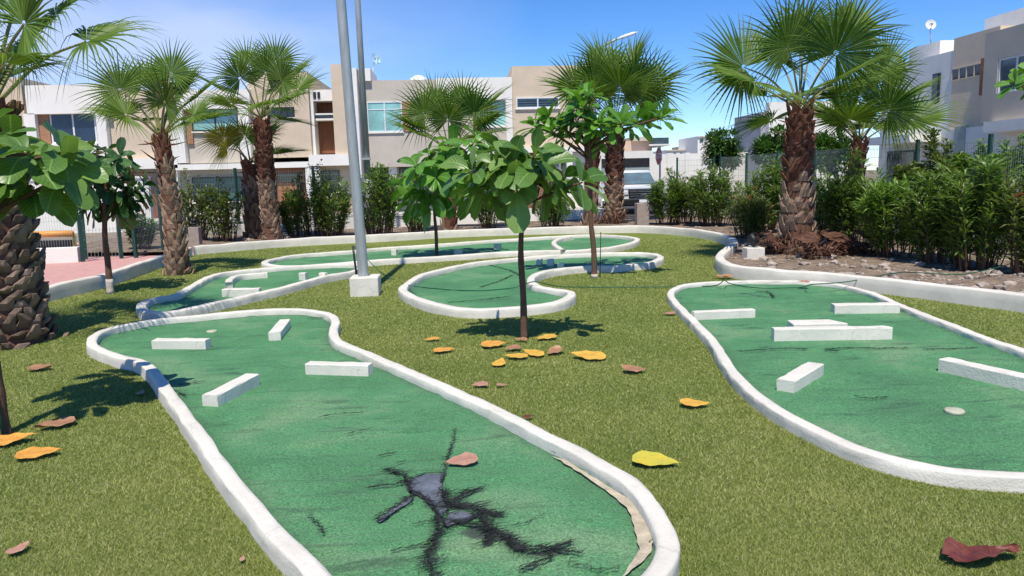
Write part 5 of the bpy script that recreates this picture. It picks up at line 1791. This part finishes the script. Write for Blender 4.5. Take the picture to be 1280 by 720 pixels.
# far street lamp whose arm shows over the back palm
Yl = 33.5
pa, pb, pc = gy(742, 64, Yl), gy(768, 50, Yl), gy(797, 40, Yl)
t = thing('street_lamp', (pa.x, Yl, 0), 'far street lamp arm reaching out above the back palm', 'street lamp')
mb = MB(); mb.tube([(pa.x, Yl, -0.05), (pa.x, Yl, pa.z - 0.6), pa], [0.09, 0.07, 0.05], 10); mb.build('pole', 'galvanised', t, True)
mb = MB(); mb.tube([pa, pb, pb.lerp(pc, 0.3)], [0.05, 0.045, 0.04], 8); mb.build('arm', 'galvanised', t, True)
d = (pc - pb)
mb = MB(); mb.tube([pb + d * 0.1, pb + d * 0.4, pb + d * 0.8, pc], [0.04, 0.075, 0.07, 0.02], 10); mb.build('lamp_head', 'tank_white', t, True)

for (px, py, ytop, wpx, lamp, lb) in ((243, 308, 284, 13, True, 'square concrete bollard with small lamp on top, right of the leaning palm'), (804, 283, 254, 15, False, 'square concrete bollard at the foot of the thick back palm')):
    b = gz(px, py, 0.05)
    sc = (gy(px + 10, py, b.y) - gy(px, py, b.y)).length / 10
    hw = wpx * sc / 2
    z = gy(px, ytop, b.y).z
    t = thing('bollard', (b.x, b.y, 0), lb, 'bollard', 'concrete bollards along the back kerb')
    mb = MB(); mb.box(b.x - hw, b.x + hw, b.y, b.y + 2 * hw, -0.05, z); mb.build('body', 'concrete', t, bevel=0.012)
    if lamp:
        mb = MB(); mb.lathe((b.x, b.y + hw, z), [(hw * .55, 0.0), (hw * .55, 0.03), (hw * .42, 0.035), (hw * .42, 0.07), (hw * .6, 0.075), (hw * .6, 0.10), (hw * .42, 0.105), (hw * .42, 0.14), (hw * .6, 0.145), (hw * .5, 0.19), (hw * .1, 0.21)], 16)
        mb.build('lamp', 'cable_black', t, True)

b = gz(945, 326, 0.06)
sc = (gy(955, 326, b.y) - gy(945, 326, b.y)).length / 10
t = thing('garden_spotlight', (b.x, b.y, 0), 'black garden spotlight on a white block in the right bed', 'spotlight')
hw = 11 * sc
z = gy(945, 310, b.y).z
mb = MB(); mb.box(b.x - hw, b.x + hw, b.y, b.y + 1.6 * hw, 0.0, z); mb.build('block', 'block_white', t, bevel=0.01)
c = Vector((b.x, b.y + hw * .8, z))
mb = MB(); mb.tube([c, c + Vector((0, 0, 0.08))], 0.02, 8); mb.tube([c + Vector((0.05, -.02, 0.06)), c + Vector((-0.05, 0.05, 0.22))], [0.06, 0.07], 12); mb.build('lamp', 'cable_black', t, True)

# ------------------------------------------------------------------ hose on stakes
def stake(px0, px1, label, r=0.007, mt='cable_black'):
    a = gz(*px0); b_ = gy(px1[0], px1[1], a.y)
    mb = MB(); mb.tube([a - (b_ - a) * 0.05, b_], r, 6)
    tag(mb.build('hose_stake', mt, None, True, origin=tuple(a)), label, 'stake', 'thin stakes carrying the hose')
    return b_


s1 = stake((446, 347), (441, 307), 'black stake leaning on the near lamp post', 0.018)
s2 = stake((750, 347), (751, 290), 'thin stake beside the tiered tree trunk')
s3 = stake((1113, 355), (1120, 341), 'short thin stake leaning on the planter kerb below the light bush', 0.006)
hp = [s1, gy(461, 326, s1.y), gy(478, 342, s1.y - 0.3), gy(500, 353, s1.y - 0.7), gz(520, 358, 0.16), gz(560, 362, 0.05), gz(600, 363, 0.05), gz(640, 360, 0.05), gz(656, 355, 0.10), gz(668, 352, 0.17), gz(680, 354, 0.13), gz(700, 358, 0.03),
      gz(760, 359, 0.03), gz(850, 358, 0.03), gz(893, 357, 0.05), gz(905, 351, 0.15), gz(915, 355, 0.05), gz(950, 360, 0.06), gz(1000, 359, 0.06), gz(1012, 356, 0.15), gz(1022, 355, 0.15), gy(1060, 352, s3.y - 0.6), s3, gz(1150, 341, 0.24), gz(1200, 343, 0.24), gz(1240, 336, 0.2), gz(1270, 328, 0.2), gz(1320, 318, 0.2)]
mb = MB(); mb.tube(bez(hp, 8), 0.007, 6)
tag(mb.build('garden_hose', 'hose_green', None, True, origin=tuple(hp[0])), 'thin green hose trailing across the lawn and holes from the lamp post', 'hose')

# ------------------------------------------------------------------ fallen leaves
def fl_mat(name, lo, hi, spot):
    m, nt, out = nodes_of(name)
    p = N(nt, 'ShaderNodeBsdfPrincipled')
    n1 = noise_tex(nt, 9, 5, 0.7); n2 = noise_tex(nt, 45, 4, 0.7)
    c = ramp(nt, n1, [(0.35, lo), (0.65, hi)])
    c = mixc(nt, ramp(nt, n2, [(0.60, 0.0), (0.68, 0.8)]), c, spot)
    tc = nt.nodes.new('ShaderNodeTexCoord'); sx = nt.nodes.new('ShaderNodeSeparateXYZ'); nt.links.new(tc.outputs['UV'], sx.inputs[0])
    u = N(nt, 'ShaderNodeMath', operation='SUBTRACT'); nt.links.new(sx.outputs[0], u.inputs[0]); u.inputs[1].default_value = 0.5
    au = N(nt, 'ShaderNodeMath', operation='ABSOLUTE'); nt.links.new(u.outputs[0], au.inputs[0])
    c = mixc(nt, ramp(nt, au.outputs[0], [(0.0, 0.6), (0.03, 0.0)]), c, tuple(v * 0.6 for v in lo))
    nt.links.new(c, p.inputs['Base Color']); p.inputs['Roughness'].default_value = 0.55
    nt.links.new(bump(nt, n2, 0.3, 0.01), p.inputs['Normal'])
    nt.links.new(p.outputs[0], out.inputs[0])


fl_mat('fallen_yellow', (0.56, 0.29, 0.04), (0.64, 0.40, 0.06), (0.25, 0.10, 0.02))
fl_mat('fallen_lime', (0.55, 0.42, 0.04), (0.44, 0.42, 0.05), (0.30, 0.25, 0.03))
fl_mat('fallen_orange', (0.58, 0.24, 0.035), (0.66, 0.36, 0.07), (0.22, 0.08, 0.02))
fl_mat('fallen_brown', (0.28, 0.13, 0.065), (0.40, 0.22, 0.12), (0.10, 0.05, 0.03))
fl_mat('fallen_pink', (0.36, 0.17, 0.12), (0.44, 0.25, 0.17), (0.16, 0.07, 0.05))
fl_mat('fallen_red', (0.085, 0.018, 0.014), (0.20, 0.055, 0.035), (0.03, 0.01, 0.01))
FL = [
 (540, 424, 18, 10, 'orange', 'small orange leaf farthest left behind the middle tree', .3), (555, 438, 26, 15, 'orange', 'orange leaf left of the middle tree, nearest the green kerb', .3),
 (617, 431, 30, 15, 'orange', 'orange leaf just left of the middle tree trunk', .2), (651, 425, 16, -10, 'brown', 'small brown leaf touching the middle tree trunk', .8),
 (682, 422, 26, 15, 'yellow', 'broad amber leaf right of the middle tree trunk', .3), (641, 436, 20, 10, 'brown', 'brown leaf lying on the small pile under the middle tree', .6),
 (645, 446, 28, -5, 'yellow', 'amber leaf at the bottom of the small pile', .3), (667, 442, 28, -25, 'yellow', 'yellow leaf at the right of the small pile', .2),
 (625, 454, 24, 45, 'yellow', 'yellow leaf pointing towards the camera from the small pile', .2), (693, 440, 26, 30, 'brown', 'curled tan leaf right of the small pile', 1.2),
 (735, 446, 42, -12, 'yellow', 'big yellow leaf alone right of the middle tree', .3), (793, 463, 28, 0, 'brown', 'flat brown leaf farthest right of the middle tree', .5),
 (600, 481, 19, 0, 'pink', 'pinkish brown leaf near the kerb below the middle tree', .3), (627, 481, 12, 0, 'pink', 'tiny pinkish leaf beside the pinkish brown one', .3),
 (868, 505, 34, -5, 'yellow', 'amber leaf between the two front greens, near the right kerb', .3), (819, 577, 54, -8, 'lime', 'largest lime yellow leaf beside the front kerb end', .2),
 (577, 577, 38, 10, 'pink', 'brown leaf lying on the torn carpet', .3), (1226, 694, 92, 5, 'red', 'crumpled dark red leaf in the bottom right corner', 2.2),
 (69, 531, 40, 25, 'brown', 'curled brown leaf under the shadow at left', .9), (14, 551, 44, 15, 'orange', 'orange leaf at the left edge by the stake', .4),
 (48, 567, 44, 12, 'orange', 'orange leaf just below the curled brown one at left', .3), (24, 686, 26, 40, 'pink', 'tan leaf low in the bottom left corner', .6),
 (52, 460, 26, 0, 'brown', 'thin brown leaf near the thick palm foot', .8), (176, 491, 14, 60, 'pink', 'tiny leaf beside the shaded stretch of front kerb', .4),
 (303, 698, 11, 60, 'pink', 'tiny pink leaf at the bottom by the front kerb', .3), (837, 392, 14, 0, 'pink', 'small leaf left of the right green kerb', .3),
 (1005, 353, 15, 0, 'pink', 'dry leaf resting on the far kerb of the right green', .3), (1175, 365, 20, 0, 'pink', 'pale dry leaf on the strip behind the right green', .8),
 (660, 521, 12, 20, 'red', 'dark scrap on the outer side of the front kerb', .5), (905, 347, 22, -10, 'brown', 'dry twiggy leaf behind the right green, beside the hose', 1.0),
]
for i, (px, py, wpx, rot, ck, lb, curl) in enumerate(FL):
    random.seed(200 + i)
    zz = ZC + 0.022 if 'carpet' in lb else (0.118 if 'resting' in lb else 0.026)
    p = gz(px, py, zz)
    sc = (gz(px + 5, py, zz) - gz(px - 5, py, zz)).length / 10
    Lf = wpx * sc * 1.06
    aspect = 0.74 + rnd(-.08, .10)
    n = 10; vs = []; uv = []; fs = []
    an = math.radians(rot) * 1.6 + YAW
    ca, sa = math.cos(an), math.sin(an)
    tilt = rnd(0.06, 0.20)
    flip = -1 if rnd(0, 1) < 0.5 else 1
    bend = rnd(-.5, .5)
    ph = rnd(0, 6)
    Wd = Lf * aspect
    curl = curl * 0.45 if curl < 1.5 else curl
    cols = 7
    for a_ in range(n + 1):
        t_ = a_ / n
        hw = Wd * 0.5 * (wprofile(min(0.985, 0.02 + t_)) if a_ else 0.05) * (0.8 if curl > 1 else 1)
        for k in range(cols):
            u_ = -1 + 2 * k / (cols - 1)
            x = (t_ - 0.5) * Lf * flip; y = u_ * hw + bend * Wd * 0.25 * (t_ - .5) ** 2 * 4
            zc_ = curl * Wd * (0.16 * u_ * u_ + 0.10 * math.sin(t_ * 5 + ph) * (0.4 + abs(u_)) + 0.05 * math.sin(t_ * 11 + ph * 2 + u_ * 2)) + 0.10 * Wd * abs(t_ - .5) + (0.02 * Wd * math.sin(t_ * 17 + ph))
            if curl > 1.5:
                zc_ = 0.42 * Wd * (0.10 + 0.30 * abs(u_) ** 1.5 * (0.5 + 0.5 * math.sin(t_ * 7 + 2.2 * u_)) + 0.10 * math.sin(t_ * 15 + u_ * 3) + 0.16 * noise.noise(Vector((t_ * 4, u_ * 1.6, 3))))
                y *= 0.85 + 0.16 * math.sin(t_ * 11); x += Wd * 0.05 * math.sin(u_ * 5)
            if curl < 1.5: zc_ = max(0, zc_) + (hw + (x * sa + y * ca)) * tilt
            vs.append((p.x + x * ca - y * sa, p.y + x * sa + y * ca, zz + max(0, zc_)))
            uv.append((0.5 + u_ * 0.5, t_))
        if a_:
            for k in range(cols - 1):
                o = (a_ - 1) * cols + k
                fs.append((o, o + 1, o + 1 + cols, o + cols))
    mb = MB(); mb.add(vs, fs, 0, uv)
    e = Vector(vs[3]); d_ = Vector((-ca * flip, -sa * flip, 0.1))
    mb.tube([e, e + d_ * Lf * 0.08], 0.0025, 5)
    tag(mb.build('fallen_leaf', 'fallen_' + ck, None, True, origin=tuple(p)), lb, 'fallen leaf', 'fallen leaves on the lawn')

# ------------------------------------------------------------------ vehicle and stop sign
Yc = 31.0
c = gy(803, 250, Yc)
xc = gy(804, 240, Yc).x; hw = 0.98
t = thing('parked_vehicle', (xc, Yc, 0), 'white pickup or van seen head on, half hidden by the back palm', 'vehicle')
def section(prof, y):   # half profile (x, z)
    return [(xc + x, y, z) for x, z in prof] + [(xc - x, y, z) for x, z in reversed(prof)]
def loft(mb, secs):
    n = len(secs[0]); vs = [p for s_ in secs for p in s_]; fs = []
    for i in range(len(secs) - 1):
        for k in range(n):
            fs.append((i * n + k, i * n + (k + 1) % n, (i + 1) * n + (k + 1) % n, (i + 1) * n + k))
    fs.append(tuple(range(n))); fs.append(tuple((len(secs) - 1) * n + k for k in range(n))[::-1])
    mb.add(vs, fs)
mb = MB()
loft(mb, [section([(hw * .86, 0.42), (hw * .93, 0.55), (hw * .93, 0.92), (hw * .80, 1.02)], Yc), section([(hw * .97, 0.36), (hw, 0.55), (hw * .98, 1.0), (hw * .86, 1.12)], Yc + 0.35),
          section([(hw * .98, 0.32), (hw, 0.6), (hw * .98, 1.06), (hw * .90, 1.18)], Yc + 1.25), section([(hw * .98, 0.32), (hw, 0.6), (hw * .98, 1.08), (hw * .92, 1.16)], Yc + 4.8), section([(hw * .92, 0.4), (hw * .95, 0.6), (hw * .93, 1.05), (hw * .85, 1.12)], Yc + 5.0)])
mb.build('body', 'car_white', t, True)
mb = MB()
loft(mb, [section([(hw * .90, 1.10), (hw * .89, 1.17)], Yc + 1.1), section([(hw * .90, 1.12), (hw * .80, 1.62)], Yc + 1.75), section([(hw * .90, 1.12), (hw * .76, 1.78)], Yc + 2.1), section([(hw * .90, 1.12), (hw * .76, 1.80)], Yc + 4.0), section([(hw * .9, 1.12), (hw * .80, 1.5)], Yc + 4.8)])
mb.build('cabin', 'car_white', t, True)
mb = MB()
mb.add([(xc - hw * .82, Yc + 1.16, 1.19), (xc + hw * .82, Yc + 1.16, 1.19), (xc + hw * .72, Yc + 1.78, 1.66), (xc - hw * .72, Yc + 1.78, 1.66), (xc - hw * .82, Yc + 1.22, 1.17), (xc + hw * .82, Yc + 1.22, 1.17), (xc + hw * .72, Yc + 1.84, 1.64), (xc - hw * .72, Yc + 1.84, 1.64)],
       [(0, 1, 2, 3), (7, 6, 5, 4), (0, 4, 5, 1), (1, 5, 6, 2), (2, 6, 7, 3), (3, 7, 4, 0)])
mb.build('windscreen', 'car_glass', t)
for v_ in [None]:
    ob = bpy.data.objects[[o.name for o in t.children if o.name.startswith('windscreen')][0]]
    ob.location.y -= 0.06; ob.location.z += 0.02
mb = MB(); mb.box(xc - hw * .62, xc + hw * .62, Yc - 0.05, Yc + 0.1, 0.66, 0.98); gr = mb.build('grille', 'car_black', t, bevel=0.03)
mb = MB()
for k in range(3): mb.box(xc - hw * .58, xc + hw * .58, Yc - 0.07, Yc - 0.03, 0.71 + k * 0.09, 0.735 + k * 0.09)
mb.box(xc - .12, xc + .12, Yc - .08, Yc - .03, .77, .83)
mb.build('chrome_bars', 'chrome', gr)
mb = MB(); mb.box(xc - hw * .92, xc + hw * .92, Yc - 0.14, Yc + 0.2, 0.32, 0.62); mb.build('bumper', 'car_black', t, bevel=0.05)
mb = MB(); mb.box(xc - .20, xc + .20, Yc - 0.17, Yc - 0.13, 0.46, 0.58); mb.build('number_plate', 'sign_white', t)
for s_ in (-1, 1):
    mb = MB(); mb.box(xc + s_ * hw * .78 - .15, xc + s_ * hw * .78 + .15, Yc - 0.04, Yc + 0.2, 0.76, 0.96); mb.build('headlight', 'lamp_glass', t, bevel=0.04)
    mb = MB(); mb.box(xc + s_ * (hw + .14) - .11, xc + s_ * (hw + .14) + .11, Yc + 1.35, Yc + 1.45, 1.12, 1.32); mb.build('side_mirror', 'car_black', t, bevel=0.03)
    for yy in (0.95, 4.0):
        mb = MB(); X = xc + s_ * (hw - .12)
        mb.tube([(X - .11, Yc + yy, 0.35), (X + .11, Yc + yy, 0.35)], 0.36, 20); wh = mb.build('wheel', 'rubber', t)
        mb = MB(); mb.tube([(X + s_ * .10, Yc + yy, 0.35), (X + s_ * .125, Yc + yy, 0.35)], 0.22, 16); mb.build('rim', 'chrome', wh)

Ys = 25.2
c = gy(825, 195, Ys); b = Vector((c.x, Ys, 0))
t = thing('stop_sign', (c.x, Ys, 0), 'red octagonal stop sign turned almost edge on, behind the hedge', 'road sign')
mb = MB(); mb.tube([(c.x, Ys, -0.05), (c.x, Ys, c.z + 0.3)], 0.03, 10); mb.build('post', 'galvanised', t, True)
nf = Vector((-0.93, -0.08, 0)).normalized(); sd_ = Vector((-nf.y, nf.x, 0)) * 1.0
def octa(mb, r, off, th):
    vs = []
    for q in (0, th):
        for k in range(8):
            an = PI / 8 + k * PI / 4
            v_ = c + nf * (off - q) + sd_ * r * math.cos(an) + Vector((0, 0, r * math.sin(an)))
            vs.append(v_)
    fs = [tuple(range(8)), tuple(range(8, 16))[::-1]] + [(k, 8 + k, 8 + (k + 1) % 8, (k + 1) % 8) for k in range(8)]
    mb.add(vs, fs)
R_ = (gy(825, 183, Ys) - c).length
mb = MB(); octa(mb, R_, 0.045, 0.008); pl = mb.build('border_plate', 'sign_white', t)
mb = MB(); octa(mb, R_ * 0.92, 0.053, 0.008); pl2 = mb.build('face', 'sign_red', t)
cu = bpy.data.curves.new('lettering', 'FONT'); cu.body = 'ALTO'; cu.align_x = 'CENTER'; cu.align_y = 'CENTER'; cu.size = R_ * 0.75; cu.extrude = 0.001; cu.offset = 0.006
tx0 = bpy.data.objects.new('text_source', cu); COL.objects.link(tx0)
bpy.context.view_layer.update()
tm = bpy.data.meshes.new_from_object(tx0.evaluated_get(bpy.context.evaluated_depsgraph_get()))
bpy.data.objects.remove(tx0)
tm.materials.clear(); tm.materials.append(M['sign_white'])
tx = bpy.data.objects.new('lettering', tm); COL.objects.link(tx)
# text reads along -sd as seen from the front
xax = Vector((0, 0, 1)).cross(nf).normalized()
mt_ = Matrix((( xax.x, 0, nf.x), (xax.y, 0, nf.y), (xax.z, 1, nf.z))).to_4x4()
tx.parent = pl2
tx.matrix_basis = Matrix.Translation((c + nf * 0.057) - Vector((c.x, Ys, 0))) @ mt_
# ------------------------------------------------------------------ light, sky, output
SUN_EL = math.radians(62.5)
AZ = math.radians(7)        # shadows fall away from the camera, a little to the right
L = Vector((math.sin(AZ) * math.cos(SUN_EL), math.cos(AZ) * math.cos(SUN_EL), -math.sin(SUN_EL)))
sd = bpy.data.lights.new('sun', 'SUN'); sd.energy = 3.8; sd.angle = math.radians(0.5); sd.color = (1.0, 0.94, 0.82)
so = bpy.data.objects.new('sun', sd); COL.objects.link(so)
so.rotation_euler = L.to_track_quat('-Z', 'Y').to_euler(); so.location = (0, -5, 20)
wd = bpy.data.worlds.new('World'); SC.world = wd; wd.use_nodes = True
nt = wd.node_tree
for n in list(nt.nodes): nt.nodes.remove(n)
out = nt.nodes.new('ShaderNodeOutputWorld'); bg = nt.nodes.new('ShaderNodeBackground')
sky = nt.nodes.new('ShaderNodeTexSky'); sky.sky_type = 'NISHITA'; sky.sun_disc = False
sky.sun_elevation = SUN_EL; sky.sun_rotation = math.atan2(-L.x, -L.y)
sky.altitude = 2500; sky.air_density = 1.0; sky.dust_density = 0.0; sky.ozone_density = 1.6
tc = nt.nodes.new('ShaderNodeTexCoord')
mp = nt.nodes.new('ShaderNodeMapping'); mp.inputs['Scale'].default_value = (1.0, 1.0, 3.2); mp.inputs['Location'].default_value = (0.35, 0.1, 0.0)
nt.links.new(tc.outputs['Generated'], mp.inputs[0])
nz = nt.nodes.new('ShaderNodeTexNoise'); nz.inputs['Scale'].default_value = 1.4; nz.inputs['Detail'].default_value = 7; nz.inputs['Roughness'].default_value = 0.55
nt.links.new(mp.outputs[0], nz.inputs['Vector'])
cl0 = ramp(nt, nz.outputs[0], [(0.42, 0.0), (0.66, 0.6)])
sx = nt.nodes.new('ShaderNodeSeparateXYZ'); nt.links.new(tc.outputs['Generated'], sx.inputs[0])
# the thin cloud bank stands low in the west only
mr = nt.nodes.new('ShaderNodeMapRange'); mr.inputs[1].default_value = -0.28; mr.inputs[2].default_value = 0.10; mr.inputs[3].default_value = 1.0; mr.inputs[4].default_value = 0.0
nt.links.new(sx.outputs[0], mr.inputs[0])
hi = nt.nodes.new('ShaderNodeMapRange'); hi.inputs[1].default_value = 0.18; hi.inputs[2].default_value = 0.34; hi.inputs[3].default_value = 1.0; hi.inputs[4].default_value = 0.0
nt.links.new(sx.outputs[2], hi.inputs[0])
m1 = N(nt, 'ShaderNodeMath', operation='MULTIPLY'); nt.links.new(mr.outputs[0], m1.inputs[0]); nt.links.new(hi.outputs[0], m1.inputs[1])
m2 = N(nt, 'ShaderNodeMath', operation='MULTIPLY'); nt.links.new(m1.outputs[0], m2.inputs[0]); nt.links.new(cl0, m2.inputs[1])
cl = m2.outputs[0]
hs = nt.nodes.new('ShaderNodeHueSaturation'); hs.inputs['Saturation'].default_value = 1.30; hs.inputs['Value'].default_value = 0.95
nt.links.new(sky.outputs[0], hs.inputs['Color'])
blue = mixc(nt, 1.0, hs.outputs[0], (0.86, 0.93, 1.10), 'MULTIPLY')
col = mixc(nt, cl, blue, (4.7, 5.1, 6.5))
nt.links.new(col, bg.inputs[0]); bg.inputs[1].default_value = 0.120
nt.links.new(bg.outputs[0], out.inputs[0])
SC.view_settings.view_transform = 'Standard'; SC.view_settings.look = 'None'
SC.view_settings.exposure = 0.52; SC.view_settings.gamma = 1.0; SC.view_settings.use_curve_mapping = False
SC.render.engine = 'CYCLES'
SC.cycles.use_denoising = True
SC.cycles.max_bounces = 6; SC.cycles.diffuse_bounces = 3; SC.cycles.glossy_bounces = 3; SC.cycles.transmission_bounces = 4
SC.cycles.transparent_max_bounces = 4
